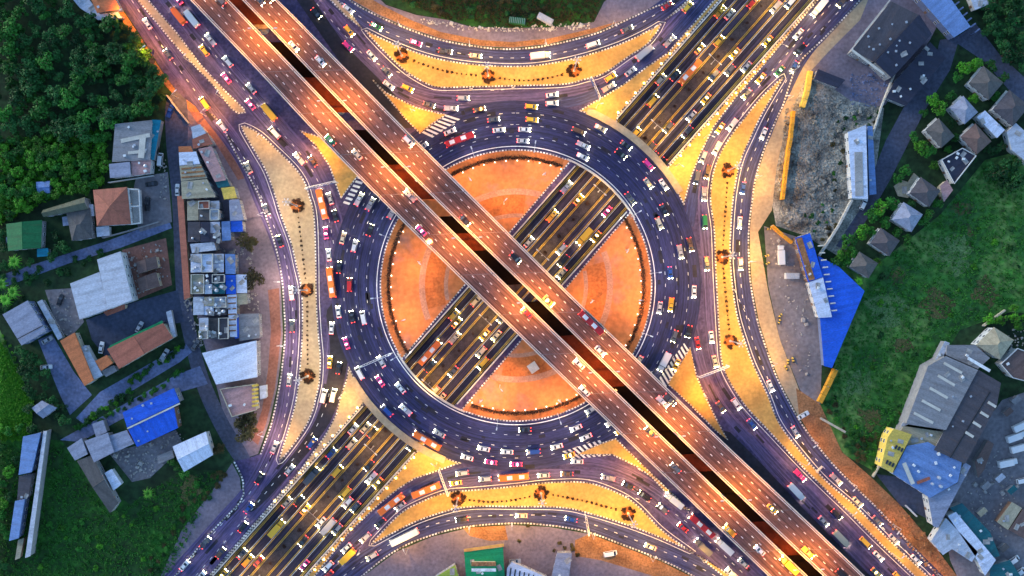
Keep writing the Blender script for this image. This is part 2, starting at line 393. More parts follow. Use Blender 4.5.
# lane paint in the underpass
def dashes(path3, b, length=1.3, gap=2.5, width=.22, up=.012, start=0.0):
    a = np.array(path3, float); d = np.r_[0, np.cumsum(np.sqrt((np.diff(a, axis=0) ** 2).sum(1)))]
    s = start
    while s + length < d[-1]:
        p, q = [Vector([float(np.interp(x, d, a[:, k])) for k in range(3)]) for x in (s, s + length)]
        t = (q - p).normalized(); n = Vector((-t.y, t.x, 0)) * width / 2; u = Vector((0, 0, up))
        b.face([p - n + u, q - n + u, q + n + u, p + n + u]); s += length + gap
def solid(path3, b, width=.2, up=.012):
    A = []; B = []; n = len(path3)
    for i in range(n):
        a = Vector(path3[max(i - 1, 0)]); c = Vector(path3[min(i + 1, n - 1)]); t = (c - a).normalized(); k = Vector((-t.y, t.x, 0)) * width / 2
        p = Vector(path3[i]) + Vector((0, 0, up)); A.append(p - k); B.append(p + k)
    b.ribbon(A, B)
b = MB()
for o_ in (-24.5, -14.8, 14.8, 24.5): solid(tl(o_), b, .17)
tag(b.build('lane_marking', M['white_paint']), 'white lane lines in the underpass', kind='structure')
b = MB()
for o_ in (-32.6, -31.2, -23.2, -13.5, -6.9, -5.6, 5.6, 6.9, 13.5, 23.2, 31.2, 32.6): solid(tl(o_), b, .24)  # lines between the lanes put gold light streaks into the paint
tag(b.build('lane_marking', M['yellow_paint']), 'yellow edge lines and painted gold light streaks along the underpass lanes', kind='structure')

# ------------------------------------------------------------------ surface asphalt of the interchange
N_OUT = [(720, -34), (672, 0), (652, 9), (624, 22), (594, 35), (549, 46), (512, 50), (481, 48), (441, 41), (411, 31), (378, 17), (351, 2), (322, -24)]
W_OUT = [(100, -26), (121, 6), (141, 36), (158, 64), (178, 92), (197, 107), (210, 114), (220, 124), (235, 153), (254, 187), (260, 200), (266, 219), (275, 247), (281, 276), (283, 299),
         (284.5, 334), (282, 363), (278.5, 388), (271, 423), (260, 454)]
W_OUT2 = [(233, 461), (241.5, 478), (242.5, 488), (240, 501), (211, 531.5), (175, 575), (120, 640)]
E_OUT = [(905, -55), (852, 8), (821, 40), (798, 63), (787, 90), (783, 103), (771.6, 128), (762, 153), (754.5, 180), (751.6, 200), (748, 228), (748, 257), (750, 285), (757, 322),
         (767, 353), (778, 382), (797, 418), (813, 441), (833, 465.5), (861, 493.5), (886.6, 519), (932, 570), (1000, 645)]
S_OUT = [(765, 618), (692, 574.5), (662, 559.5), (624.5, 544.5), (587, 531), (549.5, 524.5), (512, 522.5), (466, 526), (431, 534.5), (396, 549.5), (361, 576), (300, 632)]
aN = [T(-640, -TH), T(640, -TH), T(640, -70)] + smooth(N_OUT) + [(200, -160), (20, -160)] + smooth(W_OUT) + [(246, 459)] + smooth(W_OUT2) + [T(-640, -70)]
aS = [T(-640, TH), T(640, TH), T(640, 72)] + smooth(E_OUT) + [(1120, 760), (900, 760)] + smooth(S_OUT) + [T(-640, 72)]
sheet('road', aN, .05, 'asphalt', 'purple grey asphalt of the slip roads above the underpass')
sheet('road', aS, .05, 'asphalt', 'purple grey asphalt of the slip roads below the underpass')
# dark asphalt sheets; beside the lower viaduct end they paint the unlit black
sheet('dark_asphalt_sheet', [(327, 310), (346, 300), (350, 340), (346, 372), (340, 396), (332, 418), (318, 440), (290, 474), (262, 504), (250, 512), (262, 492), (300, 445), (318, 414), (327, 380), (330, 345)], .06, 'asphalt_dark', 'black asphalt on the ramp from the lower arm', True)
sheet('dark_asphalt_sheet', [(714, 428), (730, 432), (760, 462), (800, 505), (850, 556), (900, 605), (880, 620), (820, 570), (768, 522)], .06, 'asphalt_dark', 'asphalt painted black for the unlit strip beside the lower end of the viaduct')
sheet('dark_asphalt_sheet', [(283, -20), (300, -20), (345, 45), (395, 95), (420, 128), (404, 128), (340, 62)], .06, 'asphalt_dark', 'dark asphalt along the upper end of the viaduct')

# ------------------------------------------------------------------ roundabout deck (a ring; bridges where it crosses the cutting)
CX, CY = 516.0, 285.5
RI, RO = 137.0, 185.0
def ringp(r, a, z): p = P(CX + r * math.sin(a), CY - r * math.cos(a)); return (p.x, p.y, z)
AA = [2 * math.pi * i / 180 for i in range(181)]
b = MB(); b.ribbon([ringp(RI, a, .09) for a in AA], [ringp(RO, a, .09) for a in AA])
tag(b.build('ring_road', M['ring']), 'dark blue asphalt ring of the roundabout', kind='structure')
b = MB()
for r_ in (149.5, 161, 172.5): dashes([ringp(r_, a, .09) for a in AA], b, 1.2, 3.4, .16)
for r_ in (139.2,): solid([ringp(r_, a, .09) for a in AA], b, .3)
tag(b.build('lane_marking', M['white_paint']), 'white lane lines round the roundabout', kind='structure')
# bridge slabs
def crossing(sign):
    """angles where the ring runs over the cutting"""
    return [a for a in [math.pi * 2 * i / 720 for i in range(720)]
            if abs((math.sin(a) * RO) * TN[0] + (-math.cos(a) * RO) * TN[1] + (CX - TC[0]) * TN[0]) < TH + 6
            and sign * ((math.sin(a)) * TU[0] + (-math.cos(a)) * TU[1]) > 0]
for sg, nm in ((1, 'upper'), (-1, 'lower')):
    aa = crossing(sg)
    if max(aa) - min(aa) > 4: aa = sorted([a - 2 * math.pi if a > math.pi else a for a in aa])
    a0, a1 = aa[0] - .12, aa[-1] + .12; an = [a0 + (a1 - a0) * i / 24 for i in range(25)]
    root = empty('road_bridge', ringp(161, (a0 + a1) / 2, 0)); tag(root, 'concrete bridge carrying the roundabout over the ' + nm + ' mouth of the underpass', 'bridge')
    lo = Vector(root.location); rel = lambda q: (q[0] - lo.x, q[1] - lo.y, q[2])
    b = MB()
    for r_ in (RI, RO): b.wallribbon([rel(ringp(r_, a, -1.2)) for a in an], [rel(ringp(r_, a, .06)) for a in an])
    b.ribbon([rel(ringp(RI, a, -1.2)) for a in an], [rel(ringp(RO, a, -1.2)) for a in an])
    b.build('slab', M['concrete'], root)
    for r_, wd in ((RI - 1.6, 1.6), (RO, 7.0)):
        b = MB()
        b.ribbon([rel(ringp(r_, a, .62)) for a in an], [rel(ringp(r_ + wd, a, .62)) for a in an])
        b.wallribbon([rel(ringp(r_, a, -1.2)) for a in an], [rel(ringp(r_, a, .62)) for a in an])
        b.wallribbon([rel(ringp(r_ + wd, a, -1.2)) for a in an], [rel(ringp(r_ + wd, a, .62)) for a in an])
        b.build('barrier', M['paver_tan'] if r_ > 150 else M['concrete_pale'], root)

# ------------------------------------------------------------------ islands, kerbs
ISL = []
def kerb_along(px, closed, label, z=.05, h=.18, wd=.5, inner=True, parent=None):
    pts = W2(px); n = len(pts)
    if closed and area2(pts) < 0: pts = pts[::-1]
    q = offset(pts, wd if inner else -wd, closed)
    if closed: pts = pts + pts[:1]; q = q + q[:1]
    b = MB(); A = [(x, y, z + h) for x, y in pts]; B = [(x, y, z + h) for x, y in q]
    b.ribbon(A, B)
    b2 = MB()
    v = 0
    for P_, in ((pts,), (q,)):
        v = 0
        for i in range(len(P_) - 1):
            a, c = P_[i], P_[i + 1]; l = math.hypot(c[0] - a[0], c[1] - a[1])
            b.face([(a[0], a[1], z - .04), (c[0], c[1], z - .04), (c[0], c[1], z + h), (a[0], a[1], z + h)], 0, [(0, v), (0, v + l), (0, v + l), (0, v)]); v += l
    o = b.build('kerb', M['kerb'], parent)
    if parent is None: tag(o, label, kind='structure')
    return o
def island(px, m, label, smooth_it=True, z=.21):
    pts = smooth(px, True, 5) if smooth_it else px
    b = MB(); b.prism(W2(pts), .0, z)
    o = b.build('traffic_island', M[m]); tag(o, label, 'traffic island', 'kerbed traffic islands round the junction')
    kerb_along(pts, True, '', parent=o); ISL.append(px)
    return o
N_ISL = [(363.5, 29), (386, 40), (416, 52), (441, 59), (473, 64), (512, 66), (544, 64), (582, 56), (619, 44), (647, 31), (663, 22), (659, 30), (647, 45), (629, 57), (604, 74), (585, 80), (562, 85),
         (512, 86.5), (471, 87.5), (441, 88), (428, 85), (406, 72), (386, 54), (368, 35)]
W_ISL = [(241, 126), (258, 132), (277, 149), (296, 168), (306, 183.5), (310, 197), (313.5, 208), (315.5, 228), (316.5, 266), (317, 300), (319, 334), (321, 357), (320, 382), (316, 400), (313, 412), (303, 432), (279, 462),
         (288, 430), (296, 398), (300, 363), (302, 325), (301, 290), (296, 266), (290.6, 243), (281, 217), (275, 197), (266, 172), (254, 151)]
E_ISL = [(784, 76), (762, 96), (743, 119), (731.5, 134), (720, 153), (712.5, 174), (709.8, 200), (713.5, 228), (715, 266), (717, 305), (719, 338), (721, 361), (727, 378), (744, 405), (767, 430), (797, 462), (822, 487),
         (848, 512), (880, 544), (930, 590), (937, 585), (890, 540), (856, 506), (824, 478), (794, 443), (778, 420), (769, 397), (753.5, 364), (746, 343), (738, 317), (733.5, 290), (730.6, 257), (731.6, 224), (734.5, 192), (741, 161), (751, 138), (762, 115), (774, 94)]
S_ISL = [(371, 544.5), (383, 530), (400, 513), (417, 503), (446, 492), (473, 489.5), (512, 486), (549.5, 482), (587, 482), (617, 492), (637, 504.5), (662, 529.5), (687, 548), (694, 553), (672, 543), (652, 534.5),
         (624.5, 524.5), (592, 514.5), (562, 508), (512, 507), (473.5, 507), (448.5, 511), (416, 522), (391, 534.5)]
island(N_ISL, 'paver', 'long crescent island of yellow paving above the roundabout')
island(W_ISL, 'paver_tan', 'long crescent island of tan paving on the shop side of the roundabout')
island(E_ISL, 'paver', 'long crescent island of orange yellow paving facing the gravel yard')
island(S_ISL, 'paver', 'long crescent island of yellow paving below the roundabout')
island([(128, -24), (137, 0), (177, 48), (215, 88), (231, 109), (238, 114), (246, 113), (244, 108), (225, 90), (200, 63), (177, 32), (149, 0), (134, -24)], 'paver_tan', 'straight sandy median strip running up to the upper corner', False)
island([(362, 29), (345, 16), (322, -8), (318, -16), (325, -16), (334, -4), (352, 14)], 'paver_tan', 'thin sandy median strip at the tip of the upper island', False)
island([(664, 21), (684, 3), (700, -14), (706, -14), (688, 5)], 'paver_tan', 'short median strip beyond the pointed tip of the upper island', False)
island([(696, 555), (740, 590), (760, 604), (764, 600), (726, 572)], 'paver', 'narrow striped median at the lower tip of the bottom island', False)
# triangles between the ring and its arms
def ra(px, py): return math.atan2(px - CX, -(py - CY))
def arc(p, q, r=RO + .8, n=12):
    a, c = ra(*p), ra(*q)
    if c - a > math.pi: c -= 2 * math.pi
    if a - c > math.pi: c += 2 * math.pi
    return [(CX + r * math.sin(a + (c - a) * i / n), CY - r * math.cos(a + (c - a) * i / n)) for i in range(n + 1)]
TR = TH + 1.6
def tri(label, pts, m): island(pts, m, label, False)
tri('sandy triangle between the upper arm of the underpass and the ring', arc((619, 123), (579, 110)) + [(597, 100), (622, 85), (647, 66), (667, 53), (690, 27), (716, -3), (730, -20)] + [T(420, -TR), T(165 + 30, -TR)], 'paver')
tri('yellow triangle on the building side of the upper underpass arm', arc((664, 173), (684.5, 206)) + [(688, 190), (692, 176), (702, 151), (714, 127), (735, 99), (765, 64), (800, 22), (825, -8)] + [T(420, TR), T(183, TR)], 'paver')
tri('tan triangle between the lower arm of the underpass and the ramp', arc((365, 396), (349, 366)) + [(346, 380), (341, 394), (336, 414), (325, 435), (300, 470), (262, 514), (211, 573), (190, 598)] + [T(-440, -TR), T(-190, -TR)], 'paver_tan')
tri('yellow triangle with posts beside the lower underpass arm', arc((412, 447), (462, 462)) + [(452, 466), (441, 470), (414.5, 479), (399, 489), (380, 504), (350, 532), (317, 574), (295, 600)] + [T(-440, TR), T(-178, TR)], 'paver')
tri('orange triangle under the edge of the viaduct by the upper entry', [(372, 80), (386, 92), (416, 107), (440, 113), (447, 115), (430, 126), (420, 134), (404, 118)], 'paver')
tri('orange triangle under the viaduct beside the striped exit', [(300, 130), (315, 145), (329, 166), (336, 186), (341, 199), (350, 187), (366, 166), (340, 143)], 'paver')
tri('orange triangle under the viaduct by the exit towards the factory', [(690, 347), (697, 376), (707, 399), (718, 421), (728, 440), (714, 430), (690, 405), (667, 384)], 'paver')
tri('brown triangle under the viaduct by the lower entry', [(577, 455), (600, 443), (616, 438), (640, 462), (690, 510), (676, 506), (662, 489), (652, 478), (637, 467), (612, 455)], 'paver')

# outer kerbs and white edge lines
for pts, lab in ((N_OUT, 'outer kerb of the upper slip road'), (W_OUT, 'outer kerb along the shop front pavement'), (W_OUT2, 'curved kerb by the lower pavement'), (E_OUT, 'outer kerb of the slip road by the gravel yard'), (S_OUT, 'outer kerb of the bottom slip road')):
    kerb_along(smooth(pts[6:] if pts is W_OUT else pts, False, 5), False, 'black and white painted ' + lab, inner=(pts is not N_OUT), wd=.55)
# zebra gores: slanted white bars
def gore(quad, n, label, m='white_paint'):
    """bars across a four-sided patch: quad = a0,a1 (one side), b0,b1 (other side)"""
    b = MB(); a0, a1, b0, b1 = [P(*q) for q in quad]
    for i in range(n):
        t0, t1 = i / n, (i + .5) / n
        p = [a0.lerp(a1, t0), a0.lerp(a1, t1), b0.lerp(b1, min(1, t1 + .06)), b0.lerp(b1, min(1, t0 + .06))]
        b.face([(q.x, q.y, .105) for q in p])
    o = b.build('hatched_marking', M[m]); tag(o, label, kind='structure')
gore(((343, 203), (362, 170), (348, 207), (368, 174)), 8, 'white hatched marking at the exit beside the viaduct')
gore(((663, 392), (690, 348), (655, 384), (684, 343)), 11, 'hatched marking by the exit towards the factory')
gore(((574, 459), (613, 455), (560, 452), (600, 440)), 8, 'hatched marking by the lower entry')
gore(((447, 115), (420, 134), (462, 118), (432, 138)), 7, 'hatched marking by the upper entry')

# ------------------------------------------------------------------ lane paths of the surface roads (photo pixels)
LANE = {}
LANE['N_in1'] = [(282, -20), (300, -4), (330, 28), (360, 59), (388, 84), (415, 100), (446, 109), (478, 108)]
LANE['N_in2'] = [(308, -20), (322, -4), (346, 26), (372, 56), (398, 82), (430, 95), (470, 98), (505, 97), (540, 96), (585, 89), (604, 82), (622, 70), (640, 57), (656, 43), (668, 29), (690, 5), (710, -18)]
LANE['N_out2'] = [(545, 104), (575, 101), (600, 92), (622, 79), (645, 61), (665, 45), (690, 18), (712, -8)]
LANE['N_slip'] = [(310, -26), (330, -8), (352, 11), (378, 28), (411, 41), (441, 50), (481, 56), (512, 58), (549, 55), (588, 46), (621, 33), (650, 18), (680, -3), (700, -20)]
LANE['W_out1'] = [(334, 300), (329, 262), (326, 228), (322, 203), (314, 182), (301, 161), (282, 141), (262, 119), (240, 93), (214, 62), (190, 31), (165, 0), (150, -20)]
LANE['W_out2'] = [(345, 250), (338, 222), (332, 202), (324, 181), (311, 158), (292, 137), (272, 114), (250, 88), (226, 60), (202, 30), (178, 0), (162, -20)]
LANE['W_in1'] = [(160, 622), (205, 573), (250, 518), (280, 482), (303, 454), (320, 430), (330, 407), (336, 382), (341, 352), (346, 322)]
LANE['W_in2'] = [(160, 608), (200, 563), (243, 514), (270, 481), (291, 455), (309, 430), (322, 404), (328, 375), (331, 340), (333, 310)]
LANE['W_slip'] = [(150, 606), (190, 560), (222, 524), (249, 494), (266, 466), (278, 438), (286, 410), (291, 375), (293.5, 335), (291.5, 295), (285, 258), (275, 229), (262, 198), (248, 165), (230, 137), (212, 114), (190, 84), (165, 50), (145, 20), (122, -14)]
LANE['E_in1'] = [(842, -20), (828, -3), (800, 31), (770, 66), (742, 99), (720, 127), (708, 147), (699, 171), (693, 200), (689, 226)]
LANE['E_in2'] = [(860, -20), (846, -3), (816, 32), (786, 64), (756, 97), (733, 124), (717, 147), (707, 171), (703, 196), (704, 225), (707, 262), (708, 292), (710, 325), (714, 355), (722, 381), (737, 405), (762, 437), (800, 477), (850, 528), (905, 583)]
LANE['E_out1'] = [(694, 325), (701, 360), (710, 386), (724, 411), (752, 443), (790, 485), (840, 537), (890, 588)]
LANE['E_slip'] = [(866, -20), (840, 10), (812, 40), (796, 62), (782, 90), (771, 113), (761, 137), (751, 160), (744, 184), (741, 210), (739.5, 240), (740, 270), (743, 300), (750, 331), (759, 357), (772, 388), (788, 418), (804, 445), (828, 472), (858, 502), (895, 540), (945, 590)]
LANE['S_in1'] = [(790, 606), (762, 580), (728, 549), (698, 522), (674, 501), (650, 484), (625, 471), (598, 463), (566, 461)]
LANE['S_in2'] = [(772, 612), (744, 585), (712, 555), (680, 525), (650, 499), (622, 482), (590, 475), (550, 474), (510, 477), (470, 480), (437, 486), (412, 497), (392, 513), (372, 532), (345, 558), (310, 594)]
LANE['S_out2'] = [(490, 470), (460, 473), (440, 478), (420, 487), (400, 498), (380, 514), (358, 536), (330, 564), (302, 592)]
LANE['S_slip'] = [(768, 612), (722, 580), (690, 563), (655, 548), (622, 535), (588, 523), (552, 516), (512, 515), (470, 517), (435, 524), (405, 536), (382, 549), (355, 567), (322, 594)]
LS = {k: smooth(v, False, 6) for k, v in LANE.items()}
def w3(px, z): return [(*P(x, y)[:2], z) for x, y in px]
for i, k in enumerate(LS):
    px = LS[k]; wd = 3.9 if 'slip' not in k else 6.6; q = W2(px); A, B = offset(q, wd / 2), offset(q, -wd / 2); zz = .0512 + .0005 * i
    b = MB(); b.ribbon([(*p, zz) for p in A], [(*p, zz) for p in B])
    tag(b.build('lane_surface', M['lane_navy'] if k in ('N_slip', 'S_slip', 'E_slip', 'E_in1', 'S_out2', 'N_out2') else M['lane_wear']), 'worn asphalt of the ' + {'N': 'upper', 'W': 'shop side', 'E': 'gravel yard side', 'S': 'bottom'}[k[0]] + ' ' + {'in1': 'entry lane', 'in2': 'through lane', 'out1': 'exit lane', 'out2': 'second exit lane', 'slip': 'slip road'}[k[2:]], kind='structure')
b = MB()
for k in ('N_slip', 'W_slip', 'E_slip', 'S_slip'): dashes(w3(LS[k], .05), b, 1.3, 2.7, .2)
for a, c in (('W_out1', 'W_out2'), ('E_in1', 'E_in2'), ('S_in1', 'S_in2'), ('W_in1', 'W_in2'), ('N_in2', 'N_in1')):
    n = 60; A, B = resample(LS[a], n), resample(LS[c], n)
    mid = [((p[0] + q[0]) / 2, (p[1] + q[1]) / 2) for p, q in zip(A, B)]
    dashes(w3(mid[:48], .064), b, 1.3, 2.7, .2)
tag(b.build('lane_marking', M['white_paint']), 'white dashed lane lines on the slip roads', kind='structure')
b = MB()
for pts, d in ((N_ISL, -.9), (W_ISL, -.9), (E_ISL, -.9), (S_ISL, -.9)):
    q = W2(smooth(pts, True, 5))
    if area2(q) < 0: q = q[::-1]
    q = offset(q, d, True); solid([(x, y, .05) for x, y in q + q[:1]], b, .2)
tag(b.build('edge_marking', M['white_paint']), 'white edge lines round the crescent islands', kind='structure')

# repair patches cut into the lanes
g_ = random.Random(99); b = MB()
for k in LS:
    q = W2(LS[k]); n = len(q)
    for _ in range(max(3, n // 9)):
        i = g_.randrange(2, n - 3); a, c = Vector(q[i]), Vector(q[i + 1]); d_ = (c - a).normalized(); nn = Vector((-d_.y, d_.x)); o_ = g_.uniform(-1.2, 1.2); L_ = g_.uniform(1.5, 7) / 2; w_ = g_.uniform(.5, 1.6) / 2; m_ = a + nn * o_
        b.face([(*(m_ + d_ * sx * L_ + nn * sy * w_), .0612) for sx, sy in ((-1, -1), (1, -1), (1, 1), (-1, 1))], g_.randrange(2))
for _ in range(70):
    a0 = g_.uniform(0, 6.28); r0 = g_.uniform(141, 181); r1 = r0 + g_.uniform(1.5, 4.5); a1 = a0 + g_.uniform(.02, .09)
    b.face([ringp(r0, a0, .0945), ringp(r0, a1, .0945), ringp(r1, a1, .0945), ringp(r1, a0, .0945)], g_.randrange(2))
tag(b.build('repair_patch', [M['asphalt_dark'], M['street']]), 'dark and pale repair patches in the asphalt', kind='stuff')
# ------------------------------------------------------------------ central island
def seg(sign, r, off, n=90):
    """part of a disc beyond the cutting edge"""
    out = []
    for i in range(n + 1):
        a = 2 * math.pi * i / n; x, y = r * math.sin(a), -r * math.cos(a)
        if sign * (x * TN[0] + y * TN[1] + (CX - TC[0]) * TN[0] + (CY - TC[1]) * TN[1]) > off: out.append((a, (CX + x, CY + y)))
    aa = [q[0] for q in out]
    k = max(range(len(out)), key=lambda i: (aa[i] - aa[i - 1]) % (2 * math.pi))
    out = out[k:] + out[:k]
    return [q[1] for q in out]
for sg, nm in ((-1, 'upper'), (1, 'lower')):
    s1 = seg(sg, RI - .8, TR, 120)
    b = MB(); b.prism(W2(s1), 0, .24); o = b.build('roundabout_island', M['terracotta']); tag(o, 'terracotta paved half of the roundabout island on the ' + nm + ' side', 'traffic island')
    kerb_along(s1, True, '', z=.09, parent=o)
    # band of orange planting soil between the kerb and the hedge
    angs = [ra(*q) for q in s1[1:-1]]
    bb = MB(); bb.ribbon([ringp(134.5, a, .26) for a in angs], [ringp(129, a, .26) for a in angs]); bb.build('planting_bed', M['orange_bed'], o)
    an = [a for a in angs if True]
    for r0, r1, m, zz, nm2 in ((97, 91, 'path_grey', .25, 'path'), (91, 72, 'orange_bed', .255, 'lawn'), (72, 68, 'path_grey', .25, 'path')):
        good = [a for a in angs if sg * ((CX + r0 * math.sin(a) - TC[0]) * TN[0] + (CY - r0 * math.cos(a) - TC[1]) * TN[1]) > TR + 4 and sg * ((CX + r1 * math.sin(a) - TC[0]) * TN[0] + (CY - r1 * math.cos(a) - TC[1]) * TN[1]) > TR + 3]
        bb = MB(); bb.ribbon([ringp(r0, a, zz) for a in good], [ringp(r1, a, zz) for a in good]); bb.build(nm2, M[m], o)

# ------------------------------------------------------------------ viaduct: two decks on piers
VZ = 11.0
V_SWO = [(148, -46), (190, 0), (256, 69), (326, 144), (398, 217), (471, 289), (514, 331), (618, 432), (690, 501), (768, 576), (830, 636)]
V_SWI = [(184, -46), (229, 0), (256, 28), (367, 144), (438, 216), (508, 286), (548, 325), (658, 432), (724, 496), (808, 576), (870, 634)]
V_NEI = [(197, -46), (242, 0), (268, 27), (380, 144), (452, 216), (526, 288), (562, 323), (673, 432), (739, 496), (823, 576), (884, 634)]
V_NEO = [(232, -46), (278, 0), (304, 26), (420, 144), (492, 216), (564, 288), (600, 323), (713, 432), (782, 497), (865, 576), (925, 634)]
NV = 120
V = {k: [P(x, y, VZ) for x, y in resample(smooth(v, False, 8), NV)] for k, v in (('swo', V_SWO), ('swi', V_SWI), ('nei', V_NEI), ('neo', V_NEO))}
def lerpline(a, c, t, dz=0.0): return [p.lerp(q, t) + Vector((0, 0, dz)) for p, q in zip(V[a], V[c])]
via = empty('viaduct', (0, 0, 0)); tag(via, 'twin deck concrete viaduct crossing diagonally above the roundabout', 'viaduct')
for (o_, i_, nm) in (('swo', 'swi', 'swi'), ('neo', 'nei', 'nei')):
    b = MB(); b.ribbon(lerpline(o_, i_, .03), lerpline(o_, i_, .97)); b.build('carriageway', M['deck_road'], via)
    b = MB()
    b.wallribbon(lerpline(o_, i_, 0, -1.0), lerpline(o_, i_, 0, -.02)); b.wallribbon(lerpline(o_, i_, 1, -1.0), lerpline(o_, i_, 1, -.02))
    b.ribbon(lerpline(o_, i_, 0, -1.0), lerpline(o_, i_, .2, -2.0)); b.ribbon(lerpline(o_, i_, .2, -2.0), lerpline(o_, i_, .8, -2.0)); b.ribbon(lerpline(o_, i_, .8, -2.0), lerpline(o_, i_, 1, -1.0))
    b.ribbon(lerpline(o_, i_, 0, -.02), lerpline(o_, i_, 1, -.02)); b.build('deck', M['concrete'], via)
    for t0, t1 in ((0, .045), (.955, 1)):
        b = MB(); tm = (t0 + t1) / 2
        b.ribbon(lerpline(o_, i_, t0 + .008, .95), lerpline(o_, i_, t1 - .008, .95))
        b.wallribbon(lerpline(o_, i_, t0, 0), lerpline(o_, i_, t0 + .008, .95)); b.wallribbon(lerpline(o_, i_, t1, 0), lerpline(o_, i_, t1 - .008, .95))
        b.build('barrier', M['concrete_pale'], via)
    b = MB()
    for t in (.36, .64): dashes(lerpline(o_, i_, t), b, 1.1, 2.7, .26, .014)
    for t in (.085, .915): solid(lerpline(o_, i_, t), b, .24, .014)
    tag(b.build('lane_marking', M['white_paint'], via), kind='stuff')
    b = MB()                                    # expansion joints
    for k in range(6, NV, 7):
        p, q = V[o_][k].lerp(V[i_][k], .05), V[o_][k].lerp(V[i_][k], .95); d = (V[o_][min(k + 1, NV - 1)] - V[o_][k]).normalized() * .16
        u = Vector((0, 0, .018)); b.face([p - d + u, q - d + u, q + d + u, p + d + u])
    tag(b.build('expansion_joint', M['concrete_dark'], via), kind='stuff')
for k in range(5, NV, 7):
    c = (V['swi'][k] + V['nei'][k]) / 2; a, e = V['swo'][k], V['neo'][k]; ax = (e - a).normalized(); rz = math.atan2(ax.y, ax.x)
    pr = MB(); wid = (e - a).length * .86
    pr.box((c.x, c.y, VZ - 2.9), (wid, 2.6, 1.6), rz)
    pier = pr.build('pier', M['concrete_dark'], via)
    # columns stand clear of the roads: in the gap line unless that falls into the cutting
    offp = ((c.x / S + 512 - TC[0]) * TN[0] + (288 - c.y / S - TC[1]) * TN[1])
    rr_ = math.hypot(c.x / S + 512 - CX, 288 - c.y / S - CY)
    if abs(offp) > TH + 3 and not RI - 6 < rr_ < RO + 6:
        pr = MB(); pr.bar((c.x, c.y, -.2), (c.x, c.y, VZ - 3.6), 1.5, 1.3, 12); pr.build('column', M['concrete'], pier)
# rusty covers in the deck gap; black sheets paint its dark and block light
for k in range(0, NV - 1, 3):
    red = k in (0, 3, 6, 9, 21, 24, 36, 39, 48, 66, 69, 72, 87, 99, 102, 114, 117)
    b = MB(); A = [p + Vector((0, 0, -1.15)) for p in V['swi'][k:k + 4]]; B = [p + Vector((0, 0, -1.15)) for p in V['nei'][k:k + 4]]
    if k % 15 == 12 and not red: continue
    b.ribbon(A, B); b.build('gap_cover_shade', M['rust_cover'] if red else M['gap_shade'], via)
# ------------------------------------------------------------------ verges, pavements, yards, fields (each sheet a little above the last)
_z = [.010]
def ov(name, px, m, label, sm=False):
    _z[0] += .0012; return sheet(name, px, _z[0], m, label, sm)
ov('field', [(815, 262), (880, 262), (940, 215), (985, 160), (1024, 150), (1100, 150), (1100, 320), (1010, 312), (960, 330), (925, 385), (890, 440), (872, 470), (845, 455), (812, 410), (835, 365)], 'field', 'wide green meadow between the blue roof and the factory')
ov('field', [(-60, 440), (60, 440), (100, 480), (130, 505), (180, 470), (222, 470), (205, 500), (178, 560), (165, 640), (-60, 640)], 'field_dark', 'dark green meadow below the blue roofed shed')
ov('field', [(-60, 290), (0, 330), (30, 400), (34, 440), (-60, 440)], 'field', 'bright green crop rows at the edge of the town')
ov('field', [(386, 4), (416, 14), (448, 20), (471, 26), (512, 28), (562, 27), (594, 22), (602, 0), (604, -60), (360, -60)], 'field_dark', 'dark overgrown plot above the upper slip road')
ov('pavement', [(322, -26), (351, 0), (378, 15), (411, 29), (441, 39), (481, 46), (512, 48), (549, 44), (594, 33), (624, 20), (652, 7), (680, -14), (640, -30), (604, 2), (594, 22), (562, 27), (512, 28), (471, 27), (448, 20), (416, 15), (386, 5), (360, -20)], 'walk', 'grey service pavement above the upper slip road')
ov('verge', [(345, -4), (378, 14), (411, 28), (441, 38.4), (481, 45.6), (512, 47.4), (549, 43.6), (594, 32.6), (620, 21), (594, 28), (549, 38.5), (512, 42), (481, 40), (441, 32), (411, 20), (380, 4), (352, -12)], 'dirt', 'orange dirt verge along the upper slip road')
# left side
ov('pavement', [(178, 100), (196, 96), (212, 118), (222, 130), (236, 155), (253, 187), (259, 200), (265, 219), (274, 247), (280, 276), (281.5, 299), (283, 334), (280.5, 363), (277, 388), (269, 423), (258, 454), (246, 458), (225, 420), (215, 380), (200, 330), (185, 250), (176, 150)], 'walk', 'purple grey pavement in front of the shop row')
ov('verge', [(268, 290), (279, 288), (281, 334), (278, 363), (275, 388), (266, 424), (258, 445), (252, 440), (262, 410), (268, 370), (271, 330)], 'walk_red', 'reddish paving strip along the shop side kerb')
ov('verge', [(92, -26), (112, 6), (130, 32), (147, 58), (164, 84), (184, 106), (200, 120), (206, 113), (196, 107), (177, 92), (157, 64), (140, 36), (120, 6), (99, -26)], 'dirt', 'orange dirt verge beside the dark wood')
ov('verge', [(190, 112), (206, 112), (224, 132), (238, 158), (246, 178), (238, 180), (226, 160), (214, 140), (200, 128)], 'walk_red', 'red brown verge at the head of the shop row')
ov('pavement', [(232, 463), (240, 478), (241, 490), (238.5, 501), (210, 531), (174, 575), (150, 600), (168, 560), (182, 530), (205, 500), (222, 478)], 'walk', 'tongue shaped purple pavement beside the lower meadow')
ov('street', [(167, 100), (184, 92), (188, 130), (184, 200), (190, 290), (196, 330), (208, 375), (228, 420), (250, 458), (238, 464), (216, 430), (196, 385), (182, 330), (176, 290), (172, 200), (166, 140)], 'street', 'narrow back street between the houses and the shop row', True)
ov('street', [(-20, 284), (10, 272), (60, 256), (110, 240), (168, 218), (172, 228), (120, 248), (70, 263), (15, 283), (-20, 296)], 'blue_yard', 'side lane running in from the town edge')
ov('yard', [(136, 178), (168, 172), (172, 222), (140, 232), (130, 205)], 'yard', 'paved forecourt beside the hipped red roof')
